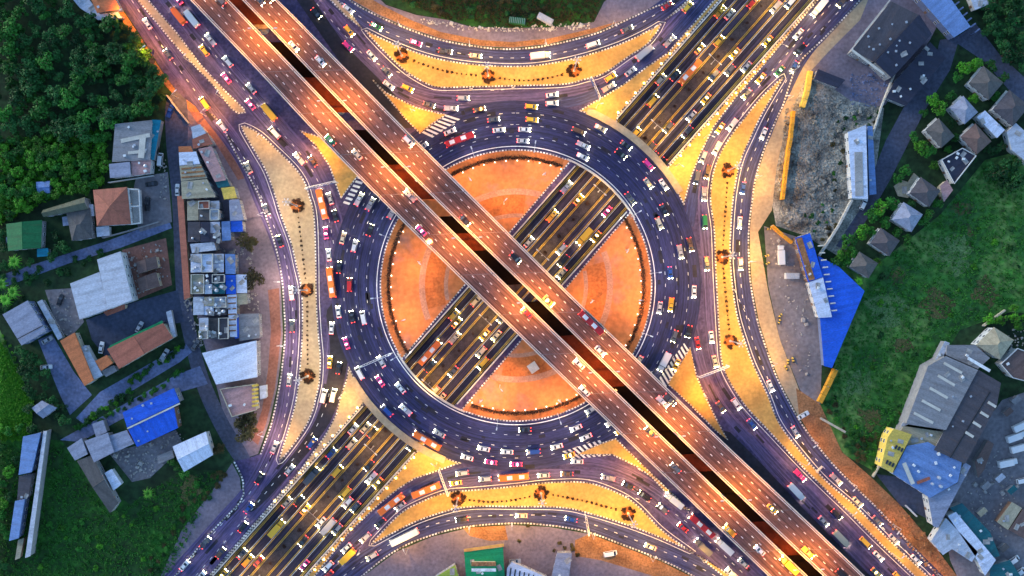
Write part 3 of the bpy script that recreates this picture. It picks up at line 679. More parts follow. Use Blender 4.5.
ov('yard', [(122, 250), (166, 238), (172, 285), (135, 300)], 'walk_red', 'brown yard behind the white twin shed')
ov('parking', [(86, 320), (135, 302), (178, 290), (184, 322), (172, 324), (108, 360), (92, 340)], 'lot', 'dark parking lot beside the long red roof')
ov('yard', [(45, 290), (75, 288), (84, 322), (70, 338), (58, 330)], 'yard', 'concrete yard beside the narrow grey shed')
ov('yard', [(38, 340), (52, 334), (74, 372), (92, 395), (70, 415), (60, 395), (48, 365)], 'blue_yard', 'pale gravel drive beside the red roofed wing')
ov('yard', [(100, 392), (170, 352), (186, 344), (192, 352), (180, 362), (110, 404), (84, 424), (76, 418)], 'blue_yard', 'pale lane between two hedges')
ov('yard', [(60, 440), (110, 412), (178, 374), (200, 366), (208, 384), (180, 392), (120, 420), (80, 442)], 'blue_yard', 'pale lane above the blue roofed shed')
ov('yard', [(108, 452), (136, 446), (176, 430), (184, 446), (150, 478), (132, 482)], 'yard', 'littered yard below the blue roofs')
# right side
ov('yard', [(822, 36), (856, 6), (880, -20), (960, -20), (930, 40), (885, 105), (850, 112), (820, 92), (806, 70)], 'walk', 'grey forecourt of the dark warehouse')
ov('yard', [(806, 70), (850, 100), (884, 108), (872, 200), (838, 256), (806, 236), (776, 226), (768, 180), (780, 130), (792, 90)], 'gravel', 'gravel and rubble yard behind the hoarding')
ov('street', [(866, 200), (872, 175), (886, 140), (912, 92), (936, 56), (940, 40), (960, 36), (950, 70), (925, 110), (905, 150), (890, 180), (870, 215), (846, 250), (836, 246)], 'street', 'narrow estate lane beside the pale boundary wall')
ov('street', [(952, 40), (976, 24), (1000, 55), (1060, 110), (1060, 140), (1014, 96), (985, 62)], 'street', 'grey blue road climbing past the hipped houses')
ov('verge', [(792, 90), (800, 64), (823, 42), (853, 10), (872, -10), (860, 20), (832, 48), (806, 76), (796, 100), (785, 130), (776, 170), (772, 210), (758, 232), (768, 290), (780, 340), (800, 392), (816, 420), (812, 434), (798, 416), (780, 382), (769, 353), (759, 322), (752, 285), (750, 257), (750, 228), (753, 200), (756, 180), (764, 153), (773, 128), (785, 103)], 'paver_tan', 'sandy verge along the gravel yard kerb')
ov('yard', [(764, 226), (800, 238), (820, 300), (822, 360), (820, 410), (800, 390), (780, 340), (768, 285)], 'yard', 'stained concrete yard beside the blue roof')
ov('verge', [(796, 388), (820, 404), (842, 452), (872, 478), (900, 505), (930, 540), (960, 580), (1000, 640), (930, 566), (886, 517), (861, 491), (833, 463), (813, 439), (799, 416)], 'dirt', 'orange dirt verge below the meadow')
ov('yard', [(940, 500), (980, 430), (1002, 400), (1060, 380), (1060, 640), (985, 640), (950, 560)], 'yard', 'grey truck yard behind the factory')
ov('yard', [(876, 474), (906, 478), (938, 500), (930, 520), (900, 505)], 'lot', 'dark sunken court beside the yellow facade')
# bottom
ov('yard', [(300, 636), (361, 578), (396, 552), (431, 537), (466, 528.5), (512, 525), (549.5, 527), (587, 533.5), (624.5, 547), (662, 562), (692, 577), (760, 622), (700, 660), (320, 660)], 'walk', 'purple grey frontage below the bottom slip road')
ov('verge', [(590, 534), (624, 547), (662, 562), (700, 581), (690, 590), (650, 575), (600, 560), (575, 556), (575, 540)], 'dirt', 'orange dirt strip below the bottom slip road')
ov('verge', [(463, 528), (505, 525.5), (508, 540), (490, 541), (470, 536)], 'dirt', 'small orange flower bed above the green roof')

# ------------------------------------------------------------------ buildings
def rm(k, *a, **kw): M[k] = roofmat(k, *a, **kw)
rm('roof_grey', (.27, .26, .265)); rm('roof_pale', (.50, .53, .60), rusty=.28); rm('roof_white', (.66, .70, .82), rusty=.14, var=.1); rm('roof_blue', (.02, .12, .66), rusty=.12, var=.25)
rm('roof_sky', (.16, .27, .52), rusty=.2, var=.2); rm('roof_red', (.42, .11, .055), rusty=.3, pitch=.3); rm('roof_brick', (.40, .13, .08), rusty=.35); rm('roof_slate', (.11, .10, .095), rusty=.1, pitch=.3)
rm('roof_dark', (.035, .036, .06), rusty=.1); rm('roof_plum', (.085, .075, .085), rusty=.25); rm('roof_green', (.02, .16, .05), rusty=.2); rm('roof_teal', (.01, .26, .36), rusty=.1); rm('roof_lav', (.29, .31, .40), rusty=.2)
rm('roof_tan', (.42, .36, .24), rusty=.25); rm('roof_orange', (.55, .17, .06), rusty=.2); rm('roof_brown', (.16, .10, .085), rusty=.2); rm('roof_emerald', (.01, .28, .11), rusty=.05); rm('roof_pink', (.5, .28, .26), rusty=.2)
rm('roof_olive', (.11, .12, .08), rusty=.2); rm('roof_yellow', (.74, .52, .10), rusty=.1, var=.15); rm('roof_lime', (.34, .45, .06), rusty=.1); rm('roof_deepteal', (.012, .12, .14), rusty=.2)
WM = {'white': mat('white_render', (.60, .60, .58), var=.15, scale=.5), 'grey': mat('grey_render', (.30, .29, .29), var=.2, scale=.5), 'cream': mat('cream_render', (.55, .48, .34), var=.15, scale=.5),
      'yellow': mat('yellow_render', (.85, .60, .12), var=.12, scale=.5), 'brown': mat('brown_render', (.24, .14, .09), var=.2, scale=.5), 'blue': mat('blue_render', (.16, .2, .34), var=.2, scale=.5)}
# shared little pieces
def _win():
    b = MB()
    for c, d in (((0, 0, .62), (1.3, .10, .08)), ((0, 0, -.62), (1.4, .16, .08)), ((-.61, 0, 0), (.08, .10, 1.2)), ((.61, 0, 0), (.08, .10, 1.2)), ((0, 0, 0), (.05, .08, 1.2))): b.box(c, d)
    me = b.mesh('window'); me.materials.append(M['white_steel']); return me
WIN = _win()
b = MB(); b.box((0, 0, 0), (1.16, .05, 1.18)); PANE = b.mesh('pane'); PANE.materials.append(M['glass'])
b = MB(); b.box((0, 0, 1.05), (1.0, .09, 2.1)); DOOR = b.mesh('door'); DOOR.materials.append(WM['brown'])
b = MB(); b.box((0, 0, .35), (1.0, .8, .6)); b.box((0, 0, .03), (.8, .6, .06)); ACU = b.mesh('air_conditioner'); ACU.materials.append(M['white_steel'])
b = MB(); b.bar((0, 0, 0), (0, 0, 1.3), .55, .55, 12); b.bar((0, 0, 1.3), (0, 0, 1.5), .55, .2, 12); TANK = b.mesh('water_tank'); TANK.materials.append(M['steel'])
b = MB(); b.box((0, 0, .3), (.5, .5, .6)); b.box((0, 0, .66), (.75, .75, .1)); VENT = b.mesh('roof_vent'); VENT.materials.append(M['steel'])
b = MB(); b.box((0, 0, .06), (2.3, 1.6, .05)); b.box((0, .5, .15), (2.2, .1, .14)); SHEET = b.mesh('loose_sheet'); SHEET.materials.append(M['concrete'])
def link(name, me, parent, loc, rz=0.0, sc_=None, rx=0.0):
    o = bpy.data.objects.new(name, me); COL.objects.link(o); o.parent = parent; o.location = loc; o.rotation_euler = (rx, 0, rz)
    if sc_: o.scale = sc_
    return o
BFOOT = []
def building(name, label, cat, px, h, roof, kind='flat', wall='white', rise=1.6, windows=True, over=.35, extra=(), group=None, storeys=None, parapet=False, axis=0):
    """px = corners of the roof edge in the photograph, at eaves height h. kind: flat, shed, gable, hip, pyramid"""
    pts = [P(x, y, h) for x, y in px]
    if area2([(p.x, p.y) for p in pts]) < 0: pts = [pts[0]] + pts[:0:-1]; 
    if axis: pts = pts[axis:] + pts[:axis]
    c = sum(pts, Vector()) / len(pts); base = Vector((c.x, c.y, 0))
    root = empty(name, base); tag(root, label, cat, group)
    q = [p - base for p in pts]; n = len(q)
    BFOOT.append([(p.x, p.y) for p in pts])
    # walls set in under the eaves
    ins = offset([(p.x, p.y) for p in q], over, True)
    wb = MB(); L = 0
    for i in range(n):
        a, e = ins[i], ins[(i + 1) % n]; wb.face([(a[0], a[1], -.05), (e[0], e[1], -.05), (e[0], e[1], h), (a[0], a[1], h)])
    wb.build('wall', WM[wall], root)
    rb = MB(); th = .16
    def f(idx, zs=None):
        v = [Vector(k) for k in idx]; e = (v[1] - v[0]); e.z = 0; e = e.normalized() if e.length > .01 else Vector((1, 0, 0)); s2 = Vector((-e.y, e.x, 0))
        uv = [((k - v[0]).dot(e), math.hypot((k - v[0]).dot(s2), k.z - v[0].z)) for k in v]; rb.face(v, 0, uv)
    top = [Vector((p.x, p.y, h)) for p in q]
    ridge = None
    if kind == 'flat' or n != 4:
        p3 = [Vector((p.x, p.y, 0)) for p in top]
        for t in tessellate_polygon([p3]):
            v = [top[i] for i in t]
            if (v[1] - v[0]).cross(v[2] - v[0]).z < 0: v.reverse()
            e = (top[1] - top[0]).normalized(); s2 = Vector((-e.y, e.x, 0)); rb.face(v, 0, [((k - top[0]).dot(e), (k - top[0]).dot(s2)) for k in v])
    elif kind == 'shed':
        up = Vector((0, 0, rise)); top[2] = top[2] + up; top[3] = top[3] + up; f(top)
        for tri_ in ((top[1], q[1] * 1, 2),): pass
        for i, j in ((1, 2), (3, 0)): 
            a, e = (top[i], top[j]); rb.face([(a.x, a.y, h - .01), (e.x, e.y, h - .01), tuple(e), tuple(a)])
        rb.face([(top[2].x, top[2].y, h - .01), (top[3].x, top[3].y, h - .01), tuple(top[3]), tuple(top[2])])
    else:
        m0, m1 = (top[0] + top[1]) / 2, (top[2] + top[3]) / 2
        if kind == 'pyramid': m0 = m1 = (m0 + m1) / 2
        elif kind == 'hip':
            hw = (top[1] - top[0]).length / 2; ln = (m1 - m0).length; t = min(.42, hw / max(ln, .1)); m0, m1 = m0.lerp(m1, t), m1.lerp(m0, t)
        m0 = m0 + Vector((0, 0, rise)); m1 = m1 + Vector((0, 0, rise)); ridge = (m0, m1)
        if kind == 'pyramid':
            for i in range(4): f([top[i], top[(i + 1) % 4], m0])
        else:
            f([top[1], top[2], m1, m0]); f([top[3], top[0], m0, m1])
            if kind == 'hip': f([top[0], top[1], m0]); f([top[2], top[3], m1])
            else:
                g = MB(); g.face([top[0].lerp(top[1], .03), top[1].lerp(top[0], .03), m0 - Vector((0, 0, .1))]); g.face([top[2].lerp(top[3], .03), top[3].lerp(top[2], .03), m1 - Vector((0, 0, .1))]); g.build('gable', WM[wall], root)
    for i in range(n):                          # fascia
        a, e = q[i], q[(i + 1) % n]; rb.face([(a.x, a.y, h - th), (e.x, e.y, h - th), (e.x, e.y, h), (a.x, a.y, h)])
    rb.face([(p.x, p.y, h - th) for p in reversed(q)]) if n == 4 else None
    ro = rb.build('roof', M[roof], root)
    if ridge and (ridge[1] - ridge[0]).length > .6:
        b = MB(); b.bar(ridge[0] + Vector((0, 0, .03)), ridge[1] + Vector((0, 0, .03)), .11, n=5); b.build('ridge_cap', M['concrete_pale'] if roof in ('roof_blue', 'roof_dark') else M[roof], ro)
    if kind in ('hip', 'pyramid'):
        b = MB()
        for i in range(4): b.bar(top[i], ridge[0] if i in (0, 1) else ridge[1], .07, n=4)
        b.build('hip_cap', M[roof], ro)
    if parapet:
        A = [(p.x, p.y) for p in q]; B = offset(A, .3, True)
        for i in range(n):
            j = (i + 1) % n; b = MB(); b.prism([A[i], A[j], B[j], B[i]], h - .01, h + .7); b.build('parapet', WM[wall] if wall != 'grey' else M['concrete_pale'], root)
    # openings
    st = storeys or max(1, int(h / 3))
    if windows:
        for i in range(n):
            a, e = Vector((*ins[i], 0)), Vector((*ins[(i + 1) % n], 0)); l = (e - a).length
            if l < 3: continue
            k = min(5, int(l / 2.8)); d = (e - a).normalized(); nn = Vector((d.y, -d.x, 0)); rz = math.atan2(d.y, d.x)
            for s_ in range(st):
                for j in range(k):
                    p = a + d * (l * (j + .5) / k) + nn * .05
                    if s_ == 0 and i == 0 and j == k // 2: link('door', DOOR, root, p, rz); continue
                    wn_ = link('window', WIN, root, p + Vector((0, 0, 1.55 + s_ * 2.9)), rz)
                    link('pane', PANE, wn_, (0, 0, 0))
    ar_ = abs(area2([(p.x, p.y) for p in q])) / 2
    if kind == 'flat' and not extra and ar_ > 25: extra = (('sheet', 2 if ar_ > 60 else 1), ('vent', 1), ('ac', 1 if ar_ > 60 else 0))
    for (kd, num) in extra:
        A2 = [(p.x, p.y) for p in q]; xs = [p[0] for p in A2]; ys = [p[1] for p in A2]; tries = 0; done = 0
        while done < num and tries < 400:
            tries += 1; x, y = random.uniform(min(xs), max(xs)), random.uniform(min(ys), max(ys))
            if not inside((x, y), [(u * .82, v_ * .82) for u, v_ in A2]): continue
            me = {'ac': ACU, 'tank': TANK, 'vent': VENT, 'sheet': SHEET}[kd]; k_ = random.uniform(.75, 1.15)
            zz = h + (.02 if kind in ('flat',) else rise * .35); link(me.name.split('.')[0], me, root, (x, y, zz), random.uniform(0, 3.1), (k_, k_, k_)); done += 1
    return root
def strip_on(root, px0, px1, wpx, z, m, name='skylight'):
    """a flat strip lying on a roof between two photo points"""
    a, e = P(*px0, z), P(*px1, z); d = (e - a).normalized(); nn = Vector((-d.y, d.x, 0)) * wpx * S / 2; lo = root.location
    b = MB(); q = [a - nn, e - nn, e + nn, a + nn]; b.prism([(p.x - lo.x, p.y - lo.y) for p in q], z - .05, z + .08); return b.build(name, M[m], root)
BD = building
# --- town on the left
x = BD('workshop', 'grey flat roofed workshop with white ducts and teal edge beside the wood', 'workshop', [(115, 124), (152, 120), (150, 160), (112, 162)], 6, 'roof_grey', parapet=False, wall='grey', extra=(('ac', 3), ('vent', 2)))
strip_on(x, (121, 141), (150, 135), 4, 6.15, 'concrete_pale', 'duct'); strip_on(x, (143, 136), (141, 158), 6, 6.3, 'concrete_pale', 'duct'); strip_on(x, (128, 153), (146, 151), 3, 6.15, 'concrete_pale', 'duct')
BD('awning_roof', 'bright teal sheet roof along the grey workshop', 'roof', [(152, 119.5), (161, 120), (154, 160), (147, 159)], 4.6, 'roof_teal', wall='grey', windows=False)
BD('town_house', 'pale lavender roof joined below the grey workshop', 'house', [(109, 164), (130, 162), (131, 176), (110, 178)], 6, 'roof_lav', 'shed', rise=.5)
BD('town_house', 'small pinkish flat roofed annex beside the lavender roof', 'house', [(131, 161), (151, 159), (150, 173), (132, 176)], 5.5, 'roof_pink', wall='white', extra=(('ac', 2), ('tank', 1)))
x = BD('villa', 'square villa with salmon red pyramid roof and white balcony', 'house', [(93, 190), (127, 187), (131, 224), (97, 226)], 6.5, 'roof_brick', 'pyramid', rise=2.6, wall='white', storeys=2)
lo = x.location
for k in range(5):
    a = P(129 + k * .9, 190.5 + 8.1 * k, 3); b = MB(); b.bar((a.x - lo.x, a.y - lo.y, 0), (a.x - lo.x, a.y - lo.y, 5.6), .16, n=8); b.build('column', WM['white'], x)
a0, a1 = P(128.5, 189.5, 5.6), P(136.5, 223, 5.6)
b = MB(); q = [P(128, 189, 5.7), P(139, 189.5, 5.7), P(140.5, 223, 5.7), P(131.5, 224, 5.7)]
for i in range(4):
    u, v_ = q[i] - lo, q[(i + 1) % 4] - lo; b.bar((u.x, u.y, 5.7), (v_.x, v_.y, 5.7), .25, n=4)
b.bar((q[0].lerp(q[3], .5) - lo), (q[1].lerp(q[2], .5) - lo), .25, n=4); b.build('balcony_frame', WM['white'], x)
b = MB(); b.prism([(k.x - lo.x, k.y - lo.y) for k in q], 2.9, 3.1); b.build('balcony_floor', M['concrete'], x)
BD('shed', 'small pale blue flat roofed shed tucked below the villa', 'shed', [(96, 227), (109, 226), (109.5, 235.5), (97, 237)], 3, 'roof_pale', wall='white')
BD('porch', 'round white porch on the garden side of the villa', 'porch', [(86, 205), (93, 204), (94, 216), (87, 216), (84.5, 210)], 3, 'roof_white', wall='white', windows=False)
BD('old_house', 'dark olive gabled house left of the villa garden', 'house', [(43, 210), (43.5, 217), (88, 209), (85, 197)][::1], 5, 'roof_olive', 'gable', rise=1.8, wall='grey')
BD('old_house', 'brown hipped wing of the dark olive house', 'house', [(66, 212), (90, 208), (92, 238), (72, 241)], 4.5, 'roof_slate', 'hip', rise=1.6, wall='grey')
BD('shed', 'little pale roofed lean-to between the dark olive gables', 'shed', [(62, 217), (69, 216), (70, 225), (63, 226)], 3.2, 'roof_lav', wall='grey', windows=False)
BD('old_house', 'green roofed house at the edge of the orchard', 'house', [(6, 224), (42, 220), (41, 248), (8, 251)], 4.5, 'roof_green', 'gable', rise=1.8, wall='grey', axis=1)
BD('shed', 'small teal shed roof beside the lane at the orchard', 'shed', [(37, 249), (48, 248), (49, 256), (37, 257)], 2.8, 'roof_teal', wall='grey', windows=False)
BD('shed', 'narrow white lean-to on the green roofed house', 'shed', [(6, 237), (12, 237), (13, 250), (6, 250)], 2.8, 'roof_pale', wall='grey', windows=False)
BD('shed', 'small blue tarpaulin hut among the orchard bushes', 'hut', [(36, 182), (50, 181), (50, 193), (38, 194)], 2.6, 'roof_sky', 'gable', rise=.6, wall='blue', windows=False)
x = BD('warehouse', 'large pale twin shed, lower wing nearer the grey square shed', 'warehouse', [(70, 283.5), (100, 272), (109, 309), (79.5, 319.5)], 6, 'roof_pale', 'shed', rise=.7, wall='white')
BD('warehouse', 'large pale twin shed, taller wing beside the brown yard', 'warehouse', [(97, 259.5), (121, 251.5), (133, 300), (108, 309.5)], 7, 'roof_pale', 'shed', rise=.8, wall='white')
BD('shed', 'rusty low annex below the pale twin shed', 'shed', [(103, 312), (125, 304), (125, 309), (107, 316)], 3, 'roof_brick', wall='cream', windows=False)
x = BD('square_shed', 'square blue grey shed at the corner of the crop field', 'shed', [(2.5, 314.5), (28, 300.5), (46.5, 331), (21.5, 345.5)], 6, 'roof_lav', 'shed', rise=.5, wall='blue')
strip_on(x, (16.5, 339.5), (43, 325.5), .8, 6.55, 'dark', 'roof_seam')
BD('long_shed', 'narrow grey shed ending at the red roofed wing', 'shed', [(37, 302), (42, 299.5), (62.5, 337), (58, 340)], 3.5, 'roof_pale', wall='grey')
BD('red_wing', 'red roofed wing closing the end of the parking lot', 'house', [(60, 341), (75, 332.5), (94, 380), (84.5, 386)], 5, 'roof_orange', 'shed', rise=.6, wall='cream')
BD('lean_to', 'pale grey lean-to against the red roofed wing', 'shed', [(77.5, 349), (86, 345), (102.5, 375), (93, 380)], 4, 'roof_pale', wall='white', windows=False)
x = BD('long_house', 'long red roofed row house beside the parking lot', 'house', [(107, 349), (163, 323), (173, 338), (119, 369)], 5, 'roof_brick', 'gable', rise=1.6, wall='cream', axis=1)
b = BD('canopy', 'thin green canopy along the red roofed row house', 'canopy', [(110, 345.5), (162, 320.5), (163, 323), (108, 349)], 3.2, 'roof_emerald', wall='grey', windows=False)
BD('red_wing', 'small red roofed porch joining the long red row house', 'house', [(95, 361), (107, 355), (113, 363), (101, 371)], 4.4, 'roof_orange', 'shed', rise=.4, wall='cream')
BD('lean_to', 'small slate grey lean-to below the long red row house', 'shed', [(101, 371), (114, 365), (117, 371), (106, 377)], 3, 'roof_grey', wall='grey', windows=False)
BD('gate_shed', 'little white gate roof beside the back street', 'shed', [(166, 312), (171, 310), (176, 336), (172, 338)], 3, 'roof_pale', wall='white', windows=False)
BD('small_house', 'small pale roofed hut among trees by the crop field', 'hut', [(31.5, 408), (42, 400.5), (57, 408), (43, 418.5)], 3.6, 'roof_lav', 'gable', rise=.7, wall='grey')
x = BD('blue_shed', 'large vivid blue roofed shed with white ridge, upper slope', 'shed', [(122.5, 412.5), (174, 388), (180, 402), (127, 427.5)], 6, 'roof_blue', 'shed', rise=.9, wall='grey', extra=(('vent', 3),))
BD('blue_shed', 'vivid blue lower roof slope stained along its bottom edge', 'shed', [(137, 447), (178, 428), (174, 407), (129, 429)], 5.8, 'roof_blue', 'shed', rise=.9, wall='brown', extra=(('vent', 2),))
strip_on(x, (127.2, 428.6), (180, 403.4), 1.5, 7.0, 'concrete_pale', 'ridge_flashing')
BD('market_house', 'white metal roof standing alone below the vivid blue shed', 'house', [(172.5, 446.5), (206, 431.5), (213, 455), (184, 472)], 5, 'roof_white', 'gable', rise=1.1, wall='white')
BD('shed', 'low grey shed between the blue roofs and the white roof', 'shed', [(157, 456), (172, 450), (174, 458), (158, 464)], 3, 'roof_grey', wall='grey', windows=False)
BD('grey_shed', 'small lavender grey shed at the end of the grey row', 'shed', [(67, 448), (82, 438), (88, 454), (75, 460.5)], 4.5, 'roof_lav', 'shed', rise=.5, wall='grey')
BD('grey_shed', 'largest lavender grey shed in the middle of the grey row', 'shed', [(84.5, 441), (108, 432.5), (114.5, 452), (94, 462.5)], 5, 'roof_lav', 'shed', rise=.5, wall='grey')
BD('grey_shed', 'lavender grey shed touching the vivid blue roof', 'shed', [(108.5, 436), (127, 430), (134.5, 443.5), (114.5, 452.5)], 4.6, 'roof_lav', 'shed', rise=.4, wall='grey')
BD('grey_shed', 'small lavender shed above the grey row', 'shed', [(92, 424), (103, 420), (107, 432), (96, 437)], 4, 'roof_lav', wall='grey', windows=False)
BD('long_dark_shed', 'long dark slate roofed shed pointing into the lower meadow', 'shed', [(77, 461), (92, 455), (118, 503), (110, 513)], 4.5, 'roof_slate', 'gable', rise=.9, wall='grey')
BD('small_house', 'small white roof beside the long dark shed', 'shed', [(104.5, 473), (111.5, 469), (121.5, 484), (113.5, 490.5)], 3.5, 'roof_white', wall='white', windows=False)
BD('blue_hall', 'upper blue roofed hall beside the long pale strip roof', 'hall', [(23, 436.5), (41, 432.5), (32, 472), (18.5, 475)], 5, 'roof_sky', 'shed', rise=.5, wall='blue')
BD('blue_hall', 'lower blue roofed hall beside the long pale strip roof', 'hall', [(15, 501), (25, 499), (19, 538), (9, 541)], 5, 'roof_sky', 'shed', rise=.5, wall='blue')
BD('purple_hall', 'dull purple roof between the two blue halls', 'hall', [(19, 476), (32, 474), (28, 498), (17, 500)], 4.4, 'roof_plum', wall='grey')
BD('long_canopy', 'very long narrow pale blue canopy at the field edge', 'canopy', [(43.5, 431), (47, 431), (30.5, 556), (25, 558)], 5, 'roof_pale', 'shed', rise=.2, wall='grey', windows=False)
BD('shed', 'orange brown shed end below the lower blue hall', 'shed', [(18, 540), (24, 538), (20, 558), (15, 560)], 3, 'roof_tan', wall='brown', windows=False)
# --- shop row along the pavement
SR = 'shop row along the pavement'
def shop(label, px, h, roof, **k):
    k.setdefault('wall', 'grey'); return BD('shop', label, 'shop', px, h, roof, group=SR, **k)
shop('lavender white flat roof at the head of the shop row', [(191, 127), (200, 124), (206, 133), (193, 139)], 6, 'roof_pale')
shop('brick red flat roof second in the shop row', [(192, 139), (207, 133), (213, 144), (193, 149)], 6, 'roof_brick')
shop('orange strip roof above the white shop roof', [(178.5, 146.5), (191, 146), (193, 152), (178.8, 152)], 7, 'roof_orange', windows=False)
shop('white flat shop roof beside the back street', [(178.8, 152.5), (196, 151.5), (200, 164), (179.5, 165.5)], 7, 'roof_white')
x = shop('tan shop roof with three orange stripes', [(179.5, 166), (201, 164.5), (207, 178), (181, 181)], 7, 'roof_tan')
for k in range(3): strip_on(x, (181.5, 169 + 4.3 * k), (202 + 1.6 * k, 167 + 4.3 * k), 1.7, 7.06, 'dirt', 'roof_stripe')
shop('plain sandy shop roof below the striped one', [(181, 181.5), (207, 179), (215.5, 197), (182, 199)], 7, 'roof_tan')
shop('long pale mottled roof along the shop row gutter', [(198, 149), (211.5, 146), (226, 180), (215, 182)], 6.5, 'roof_pink')
shop('dark green roof block beside the orange shop roof', [(215, 181), (227, 179), (230, 186), (218, 188)], 6, 'roof_deepteal', windows=False)
shop('bright orange yellow square roof on the pavement side', [(221, 188), (234, 186.5), (237, 198), (224, 199.5)], 6, 'roof_yellow')
CELL = [(201, 220.5, 187, 219.5), (222, 242, 187.5, 220), (254, 272.5, 190.5, 224), (274.5, 294, 191, 225), (297, 315, 193, 226.5), (318, 339, 199, 229)]
CR_ = [('roof_dark', 'black'), ('roof_grey', 'grey'), ('roof_pale', 'pale'), ('roof_brick', 'rust red'), ('roof_plum', 'brown black'), ('roof_white', 'white'), ('roof_slate', 'slate'), ('roof_deepteal', 'teal'), ('roof_tan', 'sandy')]
CG = random.Random(5); used_ = {}
for ri, (y0, y1, x0, x1) in enumerate(CELL):
    cuts = [x0, x0 + (x1 - x0) * CG.uniform(.28, .4), x0 + (x1 - x0) * CG.uniform(.6, .74), x1]
    for ci in range(3):
        ym = y0 + (y1 - y0) * CG.uniform(.4, .6); two = CG.random() < .65
        for hi_, (ya, yb) in enumerate(((y0, ym), (ym + .3, y1)) if two else ((y0, y1),)):
            rf, cn = CG.choice(CR_); h_ = CG.uniform(5.5, 8.5)
            shop('small ' + cn + ' roof, ' + ('street side', 'middle', 'pavement side')[ci] + ' of the ' + ORD[ri] + ' crowded shop block' + ((', upper half', ', lower half')[hi_] if two else ''), [(cuts[ci] + .2, ya), (cuts[ci + 1] - .2, ya - .3), (cuts[ci + 1] - .2, yb - .3), (cuts[ci] + .2, yb)], h_, rf, parapet=CG.random() < .3, extra=(('ac', CG.randrange(0, 3)), ('tank', CG.randrange(0, 2)), ('sheet', CG.randrange(0, 4))))
shop('pale lilac roof on the pavement side below the orange square', [(229, 200), (239, 199), (244, 220), (230, 221)], 6.5, 'roof_lav')
shop('light blue roof beside the deep blue square', [(221.5, 221.5), (230, 221), (231, 240), (222, 241)], 6.5, 'roof_sky')
shop('deep blue square roof near a street tree', [(230.5, 221), (242, 220.5), (243, 231.5), (231, 232)], 6, 'roof_blue')
shop('pale bluish roof strip across the shop row', [(190, 244), (214, 242), (216, 250), (192, 253)], 7, 'roof_pale')
shop('narrow blue roof beside the dark rooftops', [(225, 254), (235, 254), (235.5, 274), (225.5, 274)], 6.5, 'roof_sky')
shop('royal blue roof beside the small lilac white square', [(225.5, 275), (235.5, 275), (236, 294), (226, 294)], 6.5, 'roof_blue')
shop('small lilac white square roof near the lower street tree', [(236, 274.5), (246.5, 274.5), (247, 293), (236.5, 293)], 6, 'roof_white')
x = shop('white and orange slatted roof beside the royal blue strip', [(227, 295), (236.5, 294.5), (237, 337), (230, 337)], 6.5, 'roof_white')
for k in range(7): strip_on(x, (228, 298 + 5.5 * k), (236, 297.5 + 5.5 * k), 1.3, 6.56, 'dirt', 'roof_slat')
shop('cream square roof below the lilac white square', [(237, 294), (247, 293.5), (247.5, 304), (237, 305)], 6, 'roof_tan')
shop('royal blue strip roof above the big white canopy', [(233.5, 315), (238.5, 314.5), (239, 338), (235, 339)], 6, 'roof_blue', windows=False)
shop('plain grey flat roof above the big white canopy', [(238.5, 314), (259, 313.5), (260, 338), (239.5, 341)], 5.5, 'roof_grey')
BD('canopy_hall', 'big plain white roof at the lower end of the shop row', 'hall', [(202, 353), (256.5, 340.5), (257.5, 377), (216, 384.5)], 7, 'roof_white', 'shed', rise=.5, wall='grey')
x = BD('corner_house', 'pinkish corner house with a yellow striped edge', 'house', [(220, 389), (254, 384), (257, 410), (232, 417)], 6, 'roof_pink', wall='cream', parapet=True, extra=(('ac', 2),))
for k in range(6): strip_on(x, (252, 386 + 4 * k), (258.5, 385 + 4 * k), 2, 6.75, 'yellow_paint', 'awning_bar')
BD('shed', 'small white kiosk roof beside the yellow striped edge', 'kiosk', [(259.5, 386), (266, 385), (266.5, 398), (260, 399.5)], 4, 'roof_white', wall='white')
BD('arcade_roof', 'long brick red arcade roof along the back street', 'arcade', [(177, 196), (183.5, 196), (190.5, 297), (184, 300)], 4.5, 'roof_brick', 'shed', rise=.4, wall='cream', windows=False)
BD('brown_house', 'brown roofed house, upper of two in the brown yard', 'house', [(136, 262), (156, 256), (158, 268), (138, 274)], 4, 'roof_brown', 'gable', rise=1, wall='cream', axis=1)
BD('brown_house', 'brown roofed house, lower of two in the brown yard', 'house', [(137, 279), (156, 272), (160, 286), (140, 292)], 4, 'roof_brown', 'gable', rise=1, wall='cream', axis=1)
# --- corner above the wood
BD('filling_canopy', 'orange topped canopy at the upper end of the wood', 'canopy', [(88, -8), (112, -8), (120, 9), (97, 13)], 5, 'roof_orange', wall='grey', windows=False)
BD('canopy', 'curved pale canopy edge above the wood', 'canopy', [(70, -4), (88, -2), (100, 14), (118, 12), (122, 18), (98, 20), (80, 8)], 3.6, 'roof_pale', wall='grey', windows=False)
# --- right side
x = BD('dark_warehouse', 'big dark warehouse, plum roof half facing the junction', 'warehouse', [(852, 50), (890, 2), (918, 16), (874, 62)], 8, 'roof_plum', 'shed', rise=1.2, wall='grey', extra=(('vent', 8),))
strip_on(x, (852, 50), (884, 74), 2.2, 8.3, 'concrete_pale', 'gutter'); strip_on(x, (855, 44), (890, 0), 1.2, 8.3, 'concrete_pale', 'gutter')
BD('dark_warehouse', 'big dark warehouse, blue black roof half away from the junction', 'warehouse', [(892, 78), (932, 34), (918, 15), (874.5, 62)], 8, 'roof_dark', 'shed', rise=1.2, wall='grey', extra=(('vent', 6), ('sheet', 4)))
BD('dark_shed', 'low dark shed between warehouse and boundary wall', 'shed', [(894, 82), (930, 42), (946, 58), (906, 106), (886, 98)], 4, 'roof_dark', wall='grey', extra=(('sheet', 6), ('ac', 4)))
BD('dark_shed', 'small blue black shed roof beside the rubble', 'shed', [(818, 69), (845, 80), (838, 88), (814, 79)], 4, 'roof_dark', 'shed', rise=.4, wall='grey')
